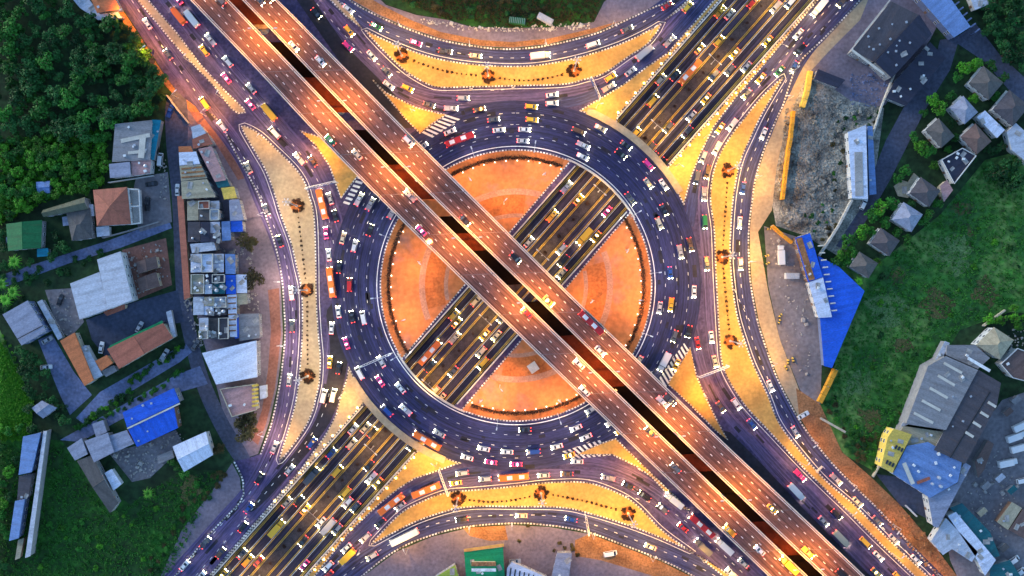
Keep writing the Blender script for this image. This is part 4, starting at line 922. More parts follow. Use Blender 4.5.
x = BD('blue_hall', 'long light blue roof above the dark warehouse', 'hall', [(905, -18), (938, -18), (970, 27), (954, 37.5)], 6, 'roof_sky', 'shed', rise=.6, wall='blue')
lo = x.location
for k in range(8):
    a, e = P(944 + 4.4 * k, -4 + 5.2 * k, 4), P(951 + 4.1 * k, -9 + 5.4 * k, 4); b = MB(); b.bar(a - Vector((lo.x, lo.y, 0)), e - Vector((lo.x, lo.y, 0)), .3, n=4); b.bar(a - Vector((lo.x, lo.y, 0)), Vector((a.x - lo.x, a.y - lo.y, 0)), .12, n=4); b.build('rafter', WM['blue'], x)
BD('old_house', 'pale ruin roof above the estate road', 'house', [(968, -8), (985, -8), (990, 4), (975, 10)], 4, 'roof_pale', wall='white')
def hipho(label, c, sz, ang, roof, h=5.2):
    ca, sa = math.cos(R(ang)), math.sin(R(ang)); a, d = sz[0] / 2, sz[1] / 2
    px = [(c[0] + u * ca - v_ * sa, c[1] + u * sa + v_ * ca) for u, v_ in ((-a, -d), (a, -d), (a, d), (-a, d))]
    x = BD('estate_house', label, 'house', px, h, roof, 'hip', rise=2.4, wall='white', group='hipped estate houses', storeys=2, axis=1)
    # pale side wing over the car port
    ww = [(c[0] + u * ca - v_ * sa, c[1] + u * sa + v_ * ca) for u, v_ in ((-a - 2.2, -d * .8), (-a - .1, -d * .8), (-a - .1, d * .5), (-a - 2.2, d * .5))]
    lo = x.location; b = MB(); q = [P(*k, 3.0) for k in ww]; b.prism([(k.x - lo.x, k.y - lo.y) for k in q], 2.8, 3.05); b.build('car_port_roof', M['concrete_pale'], x)
    return x
hipho('brown grey hipped house highest in the estate, by the bend', (986, 83), (26, 23), 40, 'roof_slate')
hipho('lavender hipped house second along the estate lane', (964, 110), (22, 18), 48, 'roof_lav')
hipho('dark hipped house with pale gutter third along the estate lane', (940, 133), (24, 18), 48, 'roof_slate')
hipho('plum hipped house at the frame edge behind the estate', (1011, 108), (26, 26), 40, 'roof_plum')
hipho('brown hipped house next to the terrace', (976, 139), (24, 20), 48, 'roof_brown')
hipho('plum hipped house behind the pale patio, top of the lower four', (925, 192), (24, 20), 35, 'roof_plum')
hipho('lilac hipped house, second of the lower four', (907.5, 217), (23, 21), 33, 'roof_lav')
hipho('dark plum hipped house, third of the lower four', (885, 242), (23, 19), 34, 'roof_plum')
hipho('grey hipped house lowest of the lower four, by the blue roof', (864, 265), (22, 18), 32, 'roof_slate')
BD('flat_house', 'pale blue flat roof between two hipped houses', 'house', [(977, 117), (985, 110.5), (1005, 130), (997, 138)], 5, 'roof_white', wall='white')
BD('flat_house', 'light blue roof cut by the frame edge', 'house', [(1007, 132), (1016, 123), (1040, 145), (1030, 165), (1012, 150)], 5, 'roof_pale', wall='white')
x = BD('terrace_house', 'dark terrace roof with pale rim below the brown hipped house', 'house', [(941, 160), (962, 148), (976, 156), (954, 184)], 5, 'roof_dark', wall='white', parapet=True, extra=(('ac', 4), ('sheet', 3)))
BD('terrace_house', 'small pink roof at the foot of the dark terrace', 'house', [(940, 186), (947, 180), (953, 190), (944, 202)], 4, 'roof_pink', wall='cream')
BD('patio', 'pale stepped patio slab beside the lower hipped houses', 'patio', [(894, 186), (902, 180), (908, 182), (914, 173), (922, 180), (908, 198), (898, 196)], .5, 'roof_tan', wall='cream', windows=False, over=.05)
x = BD('long_white_shed', 'tall narrow white shed between rubble and the lane', 'shed', [(848, 132), (866, 125), (868, 199), (852, 198)], 6, 'roof_white', wall='white')
strip_on(x, (858.5, 152), (859.5, 196), 8, 6.06, 'concrete', 'skylight')
BD('rack_shed', 'thin blue ribbed rack beside the tall narrow white shed', 'shed', [(867.5, 126), (872.5, 126), (876.5, 194), (869.5, 195)], 3.5, 'roof_sky', wall='blue', windows=False)
BD('blue_roof_hall', 'huge plain vivid blue roof next to the meadow', 'hall', [(818, 256), (838, 266), (864.5, 291), (848, 330), (832, 368), (824, 366), (820, 318), (832, 316)], 5, 'roof_blue', wall='blue', windows=False, extra=(('vent', 0),))
x = BD('long_yard_shed', 'orange and blue striped upper end of the yard shed', 'shed', [(795, 238), (810, 233), (823, 277), (808, 282)], 6, 'roof_blue', wall='brown')
strip_on(x, (799, 238), (812, 280), 6, 6.08, 'dirt', 'rusty_strip')
x = BD('long_yard_shed', 'pinkish white lower end of the yard shed', 'shed', [(808.5, 282.5), (823, 277.5), (832, 317), (818.5, 318)], 6, 'roof_white', wall='white'); lo = x.location
for k in range(10):
    a, e = P(818 + 1.5 * k, 246 + 7.2 * k, 5.6), P(823.5 + 1.5 * k, 245.5 + 7.2 * k, 5.6); b = MB(); b.bar(a - Vector((lo.x, lo.y, 0)), e - Vector((lo.x, lo.y, 0)), .26, n=4); b.build('rafter', M['concrete_pale'], x)
# factory by the frame edge
x = BD('factory', 'large grey factory roof with pale skylight strips', 'factory', [(928, 366), (946, 356), (978, 370), (946, 430), (906, 424)], 9, 'roof_grey', wall='grey', windows=False)
for k in range(5): strip_on(x, (944 - 8.0 * k + (k > 0) * 2, 366 + 12.5 * k - 3), (962 - 7.2 * k, 376 + 12.5 * k - 3), 2.6, 9.1, 'concrete_pale')
strip_on(x, (968, 358), (990, 371), 3, 9.3, 'white_paint', 'ridge_vent')
x = BD('factory', 'darker blue grey factory roof beside the skylight roof', 'factory', [(978, 369.5), (1001, 383), (997, 405), (965, 464), (934, 450)], 8.5, 'roof_plum', wall='grey', windows=False, extra=(('vent', 3),))
strip_on(x, (990, 392), (950, 458), 1, 8.55, 'dark', 'valley_gutter')
for k in range(4): strip_on(x, (988 - 7.5 * k, 402 + 10 * k), (996 - 7.5 * k, 407 + 10 * k), 2.6, 8.6, 'concrete_pale')
BD('factory_wing', 'pale lower lean-to along the meadow side of the factory', 'shed', [(945, 341), (950, 343), (909, 424), (900, 428)], 5, 'roof_pale', wall='grey', windows=False)
BD('factory_wing', 'light grey upper wing of the factory', 'shed', [(947, 345), (975, 345), (990, 358), (978, 369), (946, 355)], 6, 'roof_grey', wall='grey', windows=False)
BD('factory_wing', 'brownish wing joining factory and yellow facade', 'shed', [(903, 426), (944, 432), (934, 450), (912, 448), (897, 440)], 7, 'roof_tan', wall='grey', windows=False)
x = BD('office_block', 'sky blue flat roofed office with a clutter of white units', 'office', [(907, 446), (928, 442), (962, 462), (958, 482), (930, 498), (893, 474)], 8, 'roof_sky', wall='white', parapet=False, extra=(('ac', 8), ('tank', 3)))
strip_on(x, (904, 463), (913, 484), 4, 8.8, 'concrete_pale', 'roof_slab'); strip_on(x, (917, 483), (930, 478), 3, 8.5, 'roof_brick', 'roof_slab')
x = BD('yellow_facade', 'bright yellow office front with small dark windows', 'office', [(888, 437), (894, 428.5), (912, 434.5), (892, 473), (881, 467)], 8.5, 'roof_yellow', wall='yellow', storeys=2)
for i, (u, v_) in enumerate(((896, 447), (899, 448.5), (902, 450), (887, 462), (890, 463.5), (893, 465))):
    p = P(u, v_, 8.6); lo = x.location; b = MB(); b.box((p.x - lo.x, p.y - lo.y, 8.62), (.7, 1.5, .25), R(-28)); b.build('window_slot', M['glass'], x)
BD('office_wing', 'deep blue slanted roof wing of the office', 'office', [(928, 497), (958, 483), (964, 462), (971, 466), (938, 528), (933, 526)], 7, 'roof_lav', wall='white')
BD('hall_annex', 'pale blue roof below the office wing', 'hall', [(931, 541), (946, 518), (978, 552), (972, 562), (952, 549), (943, 555)], 5, 'roof_pale', wall='white')
BD('hall_annex', 'light blue long annex roof cut by the bottom frame edge', 'hall', [(948, 516), (956, 512), (996, 560), (985, 576), (975, 556)], 5, 'roof_white', wall='white')
BD('teal_canopy', 'dark teal canopy strip behind the pale blue annex', 'canopy', [(950, 508), (962, 503), (990, 532), (1000, 556), (992, 558), (972, 532)], 4, 'roof_deepteal', wall='grey', windows=False)
BD('teal_canopy', 'dark teal shed corner at the bottom frame edge', 'canopy', [(990, 566), (1010, 560), (1030, 590), (990, 590)], 4, 'roof_deepteal', wall='grey', windows=False)
BD('estate_house_single', 'beige hipped house at the corner of the factory', 'house', [(976, 345), (994, 327), (1014, 340), (1000, 360)], 6, 'roof_tan', 'hip', rise=2.2, wall='white', storeys=2)
BD('flat_house', 'brown roof with pale rim cut by the frame edge', 'house', [(1000, 364), (1017, 348), (1050, 360), (1040, 385), (1012, 378)], 5.5, 'roof_brown', wall='white', parapet=True)
BD('yard_hut', 'tan open topped hut in the truck yard', 'hut', [(997, 522), (1012, 502), (1022, 508), (1008, 530)], 3.5, 'roof_tan', wall='brown', windows=False)
BD('yard_hut', 'dark brown hut beside the tan hut', 'hut', [(1009, 530), (1023, 509), (1040, 518), (1026, 540)], 3.5, 'roof_brown', wall='brown', windows=False)
BD('yard_hut', 'low grey green shed against the factory side', 'shed', [(975, 462), (988, 440), (994, 444), (984, 470), (978, 478)], 3.5, 'roof_brown', wall='grey', windows=False)
for i, (q, rf, cn) in enumerate((((1000, 478), 'roof_pale', 'pale'), ((1012, 490), 'roof_deepteal', 'dark teal'), ((986, 486), 'roof_grey', 'grey'), ((982, 512), 'roof_tan', 'sandy'), ((1004, 548), 'roof_slate', 'slate'), ((1016, 400), 'roof_grey', 'light grey'), ((1008, 412), 'roof_brown', 'brown'))):
    BD('yard_hut', 'small ' + cn + ' roofed store in the truck yard', 'hut', [(q[0] - 5, q[1] + 1), (q[0] + 2, q[1] - 5), (q[0] + 6, q[1] - 1), (q[0] - 1, q[1] + 5)], 3, rf, wall='grey', windows=False, group='stores of the truck yard')
# --- bottom edge
x = BD('green_shop', 'emerald green roof with a pale front edge', 'shop', [(464, 552), (503, 547), (506, 600), (468, 600)], 6, 'roof_emerald', wall='cream')
strip_on(x, (464, 550.5), (504, 545), 3, 6.3, 'paver', 'front_parapet')
x = BD('green_shop', 'small raised green roof with orange and white bands', 'shop', [(471, 562), (496, 562), (497, 605), (471, 605)], 8, 'roof_emerald', wall='cream', windows=False)
strip_on(x, (471.5, 564), (496, 564), 4, 8.1, 'dirt', 'band'); strip_on(x, (471.5, 570), (496, 570), 3, 8.1, 'white_paint', 'band')
BD('lime_shop', 'lime edged grey roof cut by the bottom frame edge', 'shop', [(434, 578), (455, 565), (466, 600), (430, 610)], 5, 'roof_lime', wall='grey')
x = BD('slat_house', 'white slatted roof at the bottom frame edge', 'house', [(507, 568), (512, 562), (548, 578), (545, 610), (505, 610)], 5, 'roof_white', wall='white')
for k in range(7): strip_on(x, (511 + 4.5 * k, 568 + 1.4 * k), (509 + 4.5 * k, 582 + 1.4 * k), 1.2, 5.1, 'dark', 'roof_slat')
BD('blue_yard_roof', 'slate blue narrow roof at the bottom frame edge', 'shed', [(557, 553), (572, 553), (566, 600), (546, 600)], 4, 'roof_lav', wall='grey')
# ------------------------------------------------------------------ plants
def crown_mesh(name, n, lobes, size, flat=.8, seed=0, m='leaf'):
    """leaf-sized faces in clumps through a crown of radius 1, height 0..2*flat"""
    g = np.random.default_rng(seed); v = []; f = []
    cen = g.normal(size=(lobes, 3)); cen /= np.linalg.norm(cen, axis=1)[:, None]; cen *= g.uniform(.35, .8, (lobes, 1)); cen[:, 2] = np.abs(cen[:, 2]) * 1.1 - .25
    rad = g.uniform(.22, .48, lobes)
    for i in range(n):
        k = g.integers(lobes); d = g.normal(size=3); d /= np.linalg.norm(d)
        p = cen[k] + d * rad[k] * g.uniform(.55, 1.05); p[2] = p[2] * flat + flat * .75
        a = g.normal(size=3) * .7 + d + np.array((0, 0, .6)); a /= np.linalg.norm(a); t = np.cross(a, g.normal(size=3)); t /= np.linalg.norm(t) + 1e-9; u = np.cross(a, t)
        s = size * g.uniform(.6, 1.3); b0 = len(v)
        v += [tuple(p - t * s), tuple(p + u * s * .5), tuple(p + t * s), tuple(p - u * s * .5)]; f.append((b0, b0 + 1, b0 + 2, b0 + 3))
    me = bpy.data.meshes.new(name); me.from_pydata(v, [], f); me.materials.append(M[m]); return me
def trunk_mesh():
    b = MB(); b.bar((0, 0, -.3), (0, 0, 1.0), .10, .07, 7)
    for k in range(5):
        a = k * 1.257 + .3; b.bar((0, 0, .75 + .05 * k), (math.cos(a) * .45, math.sin(a) * .45, 1.35 + .08 * k), .05, .02, 5)
    me = b.mesh('trunk'); me.materials.append(M['trunk']); return me
TRUNK = trunk_mesh()
CR = {}
for k, m in (('leaf', 'leaf'), ('dark', 'leaf_dark'), ('bright', 'leaf_bright'), ('olive', 'leaf_olive'), ('hedge', 'hedge')):
    CR[k] = [crown_mesh('crown', 620, 13 + 2 * i, .13, .8, 11 * i + len(k), m) for i in range(4)]
def palm_mesh():
    v = []; f = []; g = np.random.default_rng(3)
    for k in range(16):
        a = 2 * math.pi * k / 16 + g.uniform(-.15, .15); L = g.uniform(.8, 1.05); pr = None
        for j in range(6):
            t = j / 5; r = L * t; z = 1.0 + .45 * math.sin(t * 2.2) - .55 * t * t; wd = .13 * math.sin(min(1, t * 1.1 + .12) * 3.0) + .02
            c = (math.cos(a) * r, math.sin(a) * r, z); n_ = (-math.sin(a) * wd, math.cos(a) * wd)
            q = ((c[0] + n_[0], c[1] + n_[1], c[2] - .04), (c[0], c[1], c[2] + .02), (c[0] - n_[0], c[1] - n_[1], c[2] - .04)); b0 = len(v); v += list(q)
            if j: f += [(b0 - 3, b0 - 2, b0 + 1, b0), (b0 - 2, b0 - 1, b0 + 2, b0 + 1)]
    me = bpy.data.meshes.new('fronds'); me.from_pydata(v, [], f); me.materials.append(M['leaf_bright']); return me
PALM = palm_mesh()
def tree(px, r, kind, label, group, name='tree', cat='tree', hgt=None):
    p = P(*px, r * 1.2); h = hgt or r * 1.1
    root = empty(name, (p.x, p.y, 0), random.uniform(0, 6.28)); tag(root, label, cat, group)
    t = link('trunk', TRUNK, root, (0, 0, 0)); t.scale = (r * .9, r * .9, h)
    c = link('crown', PALM if kind == 'palm' else random.choice(CR[kind]), root, (0, 0, h * (.85 if kind == 'palm' else .55)), random.uniform(0, 6.28)); k = random.uniform(.92, 1.08); c.scale = (r * k, r / k, r * random.uniform(.8, 1.05))
    return root
def shrub(px, r, kind, label, group):
    p = P(*px, r * .5); root = empty('shrub', (p.x, p.y, 0), random.uniform(0, 6.28)); tag(root, label, 'shrub', group)
    c = link('foliage', random.choice(CR[kind]), root, (0, 0, -.25 * r)); c.scale = (r, r, r * .8)
    return root
BPX = [[(x / S + 512, 288 - y / S) for x, y in bf] for bf in BFOOT]
def free(p, pad=0):
    return not any(inside(p, q) for q in BPX)
def scatter(poly, n, mind, seed):
    g = random.Random(seed); xs = [q[0] for q in poly]; ys = [q[1] for q in poly]; out = []; k = 0
    while len(out) < n and k < n * 60:
        k += 1; p = (g.uniform(min(xs), max(xs)), g.uniform(min(ys), max(ys)))
        if inside(p, poly) and free(p) and all((p[0] - q[0]) ** 2 + (p[1] - q[1]) ** 2 > mind ** 2 for q in out): out.append(p)
    return out
WOOD = [(-10, -10), (66, -10), (78, 12), (98, 22), (126, 26), (142, 44), (154, 66), (166, 92), (160, 108), (112, 118), (108, 130), (60, 135), (-10, 140)]
for p in scatter(WOOD, 150, 8.0, 1):
    tree(p, random.choice((1.8, 2.3, 2.7, 3.1, 3.6, 4.4)) * random.uniform(.9, 1.1), random.choice(('leaf', 'dark', 'dark')), 'dense dark green tree in the wood beside the upper road', 'trees of the dark wood')
ORCH = [(-10, 140), (60, 136), (106, 132), (106, 160), (100, 186), (70, 192), (58, 196), (0, 222), (-10, 222)]
for p in scatter(ORCH, 90, 8.0, 2):
    tree(p, random.uniform(1.7, 3.0), random.choice(('bright', 'leaf', 'bright')), 'bright green low tree in the orchard below the wood', 'orchard trees')
for p in ((17, 262), (8, 300), (16, 292), (4, 284)): tree(p, 3.0, 'palm', 'palm with fanned bright fronds beside the side lane', 'palms by the side lane', 'palm_tree', 'palm')
for p in scatter([(-10, 224), (8, 224), (6, 256), (50, 256), (60, 240), (66, 246), (60, 256), (0, 276), (-10, 270)], 14, 7, 3) + [(62, 246), (56, 236), (68, 250)]:
    tree(p, random.uniform(1.8, 2.8), 'dark', 'dark garden tree round the green roofed house', 'trees round the green roof')
for p in scatter([(-10, 270), (60, 262), (118, 250), (98, 256), (70, 272), (46, 284), (20, 300), (0, 318), (-10, 300)], 22, 7, 31):
    shrub(p, random.uniform(1.3, 2.1), 'dark', 'dark bush along the side lane hedge', 'side lane hedge bushes')
for p in scatter([(20, 348), (40, 350), (56, 395), (68, 415), (60, 432), (30, 396), (34, 440), (30, 430)], 20, 7, 4):
    tree(p, random.uniform(1.8, 2.8), 'dark', 'dark tree beside the pale gravel drive', 'trees by the gravel drive')
for i in range(26):
    t = i / 25; shrub((76 + 106 * t + random.uniform(-2, 2), 424 - 74 * t + random.uniform(-2.5, 2.5) + (4 if t < .5 else -4)), random.uniform(1.1, 2.0), random.choice(('leaf', 'dark', 'bright')), 'green bush in the hedge between the two pale lanes', 'hedge between the lanes')
for i in range(16):
    t = i / 15; shrub((100 + 84 * t + random.uniform(-2, 2), 424 - 50 * t + random.uniform(-2, 2) - 3), random.uniform(.9, 1.6), random.choice(('leaf', 'dark')), 'green bush in the hedge above the vivid blue roof', 'hedge above the blue roof')
for p, k in (((246, 241), 'olive'), ((253, 279), 'olive')):
    tree(p, 4.4, 'olive', ('upper' if p[1] < 260 else 'lower') + ' of two round brown street trees on the shop pavement', 'street trees', 'street_tree', 'tree')
for i, p in enumerate(((241, 421), (249, 430), (243, 435), (252, 418))): tree(p, 3.6, 'olive', 'brown green tree of the clump at the street mouth', 'clump at the street mouth', 'street_tree', 'tree')
for i, p in enumerate(((220, 449), (214, 452), (178, 466), (172, 462), (184, 474))): tree(p, 2.2, 'leaf' if i > 1 else 'olive', 'small tree beside the standalone white roof', 'trees by the white roof')
for p in scatter([(218, 470), (226, 474), (206, 504), (184, 528), (170, 562), (160, 576), (140, 576), (170, 520), (196, 490)], 26, 5, 6):
    shrub(p, random.uniform(.9, 1.7), random.choice(('olive', 'dark')), 'scrubby brown green bush along the lower pavement', 'bushes by the lower pavement')
for p in scatter([(60, 500), (130, 515), (180, 480), (200, 480), (165, 560), (40, 580), (36, 560), (50, 520)], 38, 9, 7):
    shrub(p, random.uniform(.8, 1.8), random.choice(('bright', 'leaf', 'leaf')), 'low green bush in the lower meadow', 'bushes of the lower meadow')
tree((150, 493), 2.6, 'palm', 'lone small palm in the lower meadow', None, 'palm_tree', 'palm')
for p in scatter([(-10, 428), (20, 428), (14, 470), (6, 520), (8, 580), (-10, 580)], 26, 7, 8):
    tree(p, random.uniform(1.8, 2.8), random.choice(('leaf', 'dark', 'bright')), 'dark tree behind the blue halls', 'trees behind the blue halls')
for k, (a_, c_) in enumerate((((-6, 336), (8, 396)), ((2, 336), (20, 404)), ((0, 372), (6, 428)), ((10, 346), (30, 410)))):
    for i in range(11):
        t = i / 10; q = (a_[0] + (c_[0] - a_[0]) * t + random.uniform(-.8, .8), a_[1] + (c_[1] - a_[1]) * t)
        shrub(q, random.uniform(.7, 1.2), 'bright', 'bright green crop plant in the ' + ORD[k] + ' slanting row of the crop field', 'crop plants')
for p in scatter([(392, -4), (416, 10), (448, 16), (512, 24), (562, 23), (592, 18), (600, -4)], 34, 6.5, 9):
    shrub(p, random.uniform(.9, 1.9), random.choice(('olive', 'dark', 'leaf', 'olive')), 'scrubby bush on the overgrown plot above the slip road', 'bushes on the overgrown plot')
# right side gardens
for p, r in (((940, 108), 3.4), ((934, 100), 3.0), ((950, 96), 2.6), ((966, 68), 3.4), ((976, 64), 3.0), ((992, 66), 2.6), ((1004, 78), 2.4), ((958, 78), 2.4), ((922, 146), 3.2), ((930, 152), 2.6), ((914, 138), 2.6)):
    tree(p, r, 'bright' if r > 2.9 else 'leaf', 'rounded green garden tree round the upper hipped houses', 'trees round the upper estate')
for p, r in (((880, 208), 3.6), ((892, 202), 3.2), ((872, 216), 2.8), ((886, 222), 2.6), ((862, 232), 3.4), ((850, 240), 3.2), ((842, 252), 3.4), ((836, 264), 3.0), ((854, 252), 2.8), ((872, 232), 2.4), ((898, 232), 2.2), ((908, 240), 2.4), ((924, 222), 2.6), ((846, 262), 2.6), ((930, 214), 2.2), ((898, 178), 2.4), ((906, 170), 2.6)):
    tree(p, r, 'leaf' if r < 3.3 else 'bright', 'rounded garden tree round the lower four hipped houses', 'trees round the lower estate')
for p, r in (((974, 98), 2.2), ((952, 122), 2.2), ((956, 138), 2.0), ((996, 96), 2.2), ((990, 150), 2.4), ((1000, 148), 2.6), ((1014, 160), 2.4), ((948, 150), 1.8), ((934, 166), 2.0), ((972, 160), 2.2), ((912, 204), 1.8), ((938, 204), 2.2), ((896, 256), 2.0), ((878, 262), 2.0), ((882, 276), 2.0), ((924, 112), 2.0)):
    tree(p, r, random.choice(('leaf', 'dark', 'bright')), 'small garden tree squeezed between the hipped houses', 'trees between the hipped houses')
for i, (cx_, cy_, rr, m_, lab) in enumerate(((936, 306, 17, 'bare', 'brown bare patch near the middle of the wide meadow'), (872, 418, 14, 'bare', 'brown bare patch at the lower end of the wide meadow'), (985, 292, 15, 'bare', 'brown bare patch near the frame edge of the wide meadow'), (905, 345, 11, 'bare', 'small brown patch above the factory'), (888, 310, 22, 'sage', 'pale sage patch beside the blue roof'), (955, 250, 24, 'sage', 'pale sage patch below the lower houses'), (860, 385, 15, 'sage', 'pale sage patch by the orange wall edge'), (190, 490, 14, 'bare', 'brown patch near the lower pavement'))):
    g_ = random.Random(i + 70); sheet('bare_ground', [(cx_ + rr * g_.uniform(.45, 1.25) * math.cos(k * .314), cy_ + rr * g_.uniform(.45, 1.25) * math.sin(k * .314)) for k in range(20)], .062 + .001 * i, m_, lab, True)
tree((858, 282), 2.2, 'palm', 'small bright palm beside the lowest hipped house', None, 'palm_tree', 'palm')
for p in scatter([(985, -5), (1024, -5), (1024, 70), (1000, 50), (985, 20)], 26, 7.5, 12) + scatter([(985, 165), (1024, 160), (1024, 190), (990, 178)], 8, 8, 13):
    tree(p, random.uniform(2.2, 3.6), 'dark', 'dark tree at the frame edge beyond the estate road', 'trees beyond the estate road')
for p in scatter([(1012, 300), (1040, 290), (1040, 320), (1004, 332), (984, 328), (990, 316)], 8, 8, 14):
    tree(p, random.uniform(1.8, 2.8), 'bright', 'green tree above the beige hipped house', 'trees above the beige house')
for p in scatter([(900, 405), (906, 424), (884, 436), (876, 470), (852, 458), (834, 420), (826, 406), (836, 394), (850, 430), (874, 440)], 32, 6, 15):
    shrub(p, random.uniform(.9, 1.8), random.choice(('leaf', 'dark', 'olive')), 'bush along the lower edge of the wide meadow', 'bushes at the meadow edge')
for p in scatter([(900, 255), (985, 190), (1020, 190), (1020, 290), (960, 320), (900, 400), (850, 440), (842, 370), (868, 300)], 40, 11, 16):
    shrub(p, random.uniform(.7, 1.7), random.choice(('leaf', 'dark', 'leaf', 'bright')), 'low green bush scattered over the wide meadow', 'bushes of the wide meadow')
for p in scatter([(842, 110), (886, 112), (870, 128), (848, 130), (836, 190), (838, 236), (822, 240), (806, 230), (800, 214), (832, 200), (830, 140)], 30, 6, 17):
    shrub(p, random.uniform(.7, 1.5), random.choice(('dark', 'leaf', 'olive')), 'weedy bush on the gravel yard', 'weeds of the gravel yard')
for p in scatter([(548, 545), (560, 540), (582, 548), (578, 556), (552, 556)], 6, 4, 18) + [(519, 541), (528, 526)]:
    shrub(p, random.uniform(.8, 1.3), 'olive', 'brown shrub on the frontage below the bottom slip road', 'shrubs of the bottom frontage')
# grass: nobody could count it
def tufts(name, polys, n, size, m, label, seed):
    g = random.Random(seed); v = []; f = []
    for _ in range(n):
        poly = g.choice(polys); xs = [q[0] for q in poly]; ys = [q[1] for q in poly]
        for _k in range(20):
            p = (g.uniform(min(xs), max(xs)), g.uniform(min(ys), max(ys)))
            if inside(p, poly) and free(p): break
        else: continue
        w_ = P(*p); s = size * g.uniform(.5, 1.5)
        for k in range(4):
            a = g.uniform(0, 6.28); dx, dy = math.cos(a), math.sin(a); b0 = len(v); l = g.uniform(.5, 1.1) * s
            v += [(w_.x - dy * .16 * s, w_.y + dx * .16 * s, 0), (w_.x + dy * .16 * s, w_.y - dx * .16 * s, 0), (w_.x + dx * l * .7, w_.y + dy * l * .7, s * g.uniform(.4, .9))]; f.append((b0, b0 + 1, b0 + 2))
    me = bpy.data.meshes.new(name); me.from_pydata(v, [], f); o = new_obj(name, me, M[m]); tag(o, label, 'grass', kind='stuff')
tufts('grass', [[(835, 366), (866, 290), (940, 215), (985, 165), (1024, 165), (1024, 300), (960, 328), (890, 440), (866, 462), (830, 410)]], 3800, 1.0, 'leaf', 'rough green grass over the wide meadow', 21)
tufts('grass', [[(0, 445), (60, 445), (110, 515), (180, 474), (222, 472), (180, 556), (165, 580), (0, 580)]], 3500, 1.0, 'leaf', 'dark green grass of the lower meadow', 22)
tufts('grass', [[(0, 140), (106, 130), (104, 186), (60, 196), (0, 224)], [(0, 340), (34, 400), (30, 440), (0, 440)]], 4000, 1.2, 'leaf_bright', 'bright green undergrowth of orchard and crop rows', 23)
tufts('grass', [[(388, -4), (448, 19), (512, 27), (594, 21), (602, -4)]], 1500, 1.0, 'leaf_olive', 'brownish grass of the overgrown plot', 24)
# rubble on the gravel yard
def rocks(name, poly, n, smin, smax, m, label, seed):
    g = random.Random(seed); b = MB(); xs = [q[0] for q in poly]; ys = [q[1] for q in poly]; k = 0
    while k < n:
        p = (g.uniform(min(xs), max(xs)), g.uniform(min(ys), max(ys)))
        if not inside(p, poly): continue
        k += 1; w_ = P(*p); s = g.uniform(smin, smax) * (2.2 if g.random() < .06 else 1); b.box((w_.x, w_.y, s * .2), (s, s * g.uniform(.5, 1.2), s * .6), g.uniform(0, 3.1), g.randrange(3), (g.uniform(.4, .9), g.uniform(.4, .9)))
    tag(b.build(name, m), label, 'rubble', kind='stuff')
rocks('rubble', [(786, 108), (820, 92), (850, 104), (884, 110), (866, 128), (848, 132), (846, 200), (834, 236), (806, 234), (782, 224), (776, 190), (780, 150)], 2600, .25, .9, [M['gravel'], M['concrete'], M['dark']], 'broken concrete and stones strewn over the gravel yard', 5)
rocks('debris', [(870, 500), (900, 505), (935, 545), (950, 580), (925, 565), (880, 515)], 260, .2, .8, [M['dirt'], M['concrete_pale'], M['dark']], 'scraps and stones on the orange verge below the office', 6)
rocks('debris', [(850, 74), (884, 70), (892, 90), (882, 108), (850, 104)], 170, .2, .7, [M['blue_yard'], M['concrete'], M['dark']], 'stacked scrap and sheets beside the dark warehouse', 8)
rocks('debris', [(420, 18), (470, 26), (512, 27), (590, 22), (590, 29), (512, 32), (468, 31), (420, 22)], 220, .2, .8, [M['concrete_pale'], M['dirt'], M['dark']], 'litter along the edge of the overgrown plot', 9)

for poly, n, lab in (([(44, 292), (74, 290), (84, 320), (66, 336)], 60, 'odds and ends in the yard by the pale twin shed'), ([(112, 452), (150, 444), (180, 430), (186, 446), (150, 476), (132, 480)], 220, 'junk piled in the yard below the blue roofs'), ([(184, 300), (196, 300), (204, 345), (196, 350)], 110, 'boxes and scrap on the back street side of the shops'), ([(214, 250), (225, 246), (252, 250), (262, 330), (258, 338), (248, 310), (248, 260)], 120, 'goods and awnings on the shop pavement'), ([(158, 160), (166, 160), (168, 200), (160, 200)], 60, 'crates along the back street'), ([(960, 470), (1000, 450), (1020, 480), (1000, 560), (980, 540)], 200, 'pallets and scrap in the truck yard'), ([(985, 340), (1024, 325), (1024, 345), (1010, 350)], 60, 'garden clutter by the beige hipped house'), ([(124, 252), (164, 242), (168, 282), (136, 296)], 130, 'scrap in the brown yard'), ([(770, 232), (800, 244), (814, 310), (806, 390), (786, 345)], 110, 'stains and scrap on the concrete yard')):
    rocks('clutter', poly, int(n * .7), .25, .9, [M['concrete'], M['blue_yard'], M['dark']], lab, n)
# ------------------------------------------------------------------ hedge round the central island, in four arcs
def hedge(a0, a1, label):
    n = int((a1 - a0) * 128 * S / .9); mid = ringp(127.5, (a0 + a1) / 2, .24); root = empty('hedge', mid); tag(root, label, 'hedge', 'hedges of the central island')
    g = np.random.default_rng(int(a0 * 100) + 500); v = []; f = []
    for i in range(int((a1 - a0) * 128 * S * 55)):
        a = g.uniform(a0, a1); r = 127.5 + g.normal() * 1.0; q = ringp(r, a, .3 + abs(g.normal()) * .45); s = g.uniform(.14, .34)
        d = g.normal(size=3); d /= np.linalg.norm(d); t = np.cross(d, (0.3, .2, 1)); t /= np.linalg.norm(t); u = np.cross(d, t); p = np.array(q) - np.array(mid); b0 = len(v)
        v += [tuple(p - t * s), tuple(p + u * s * .6), tuple(p + t * s), tuple(p - u * s * .6)]; f.append((b0, b0 + 1, b0 + 2, b0 + 3))
    me = bpy.data.meshes.new('foliage'); me.from_pydata(v, [], f); me.materials.append(M['hedge']); link('foliage', me, root, (0, 0, 0))
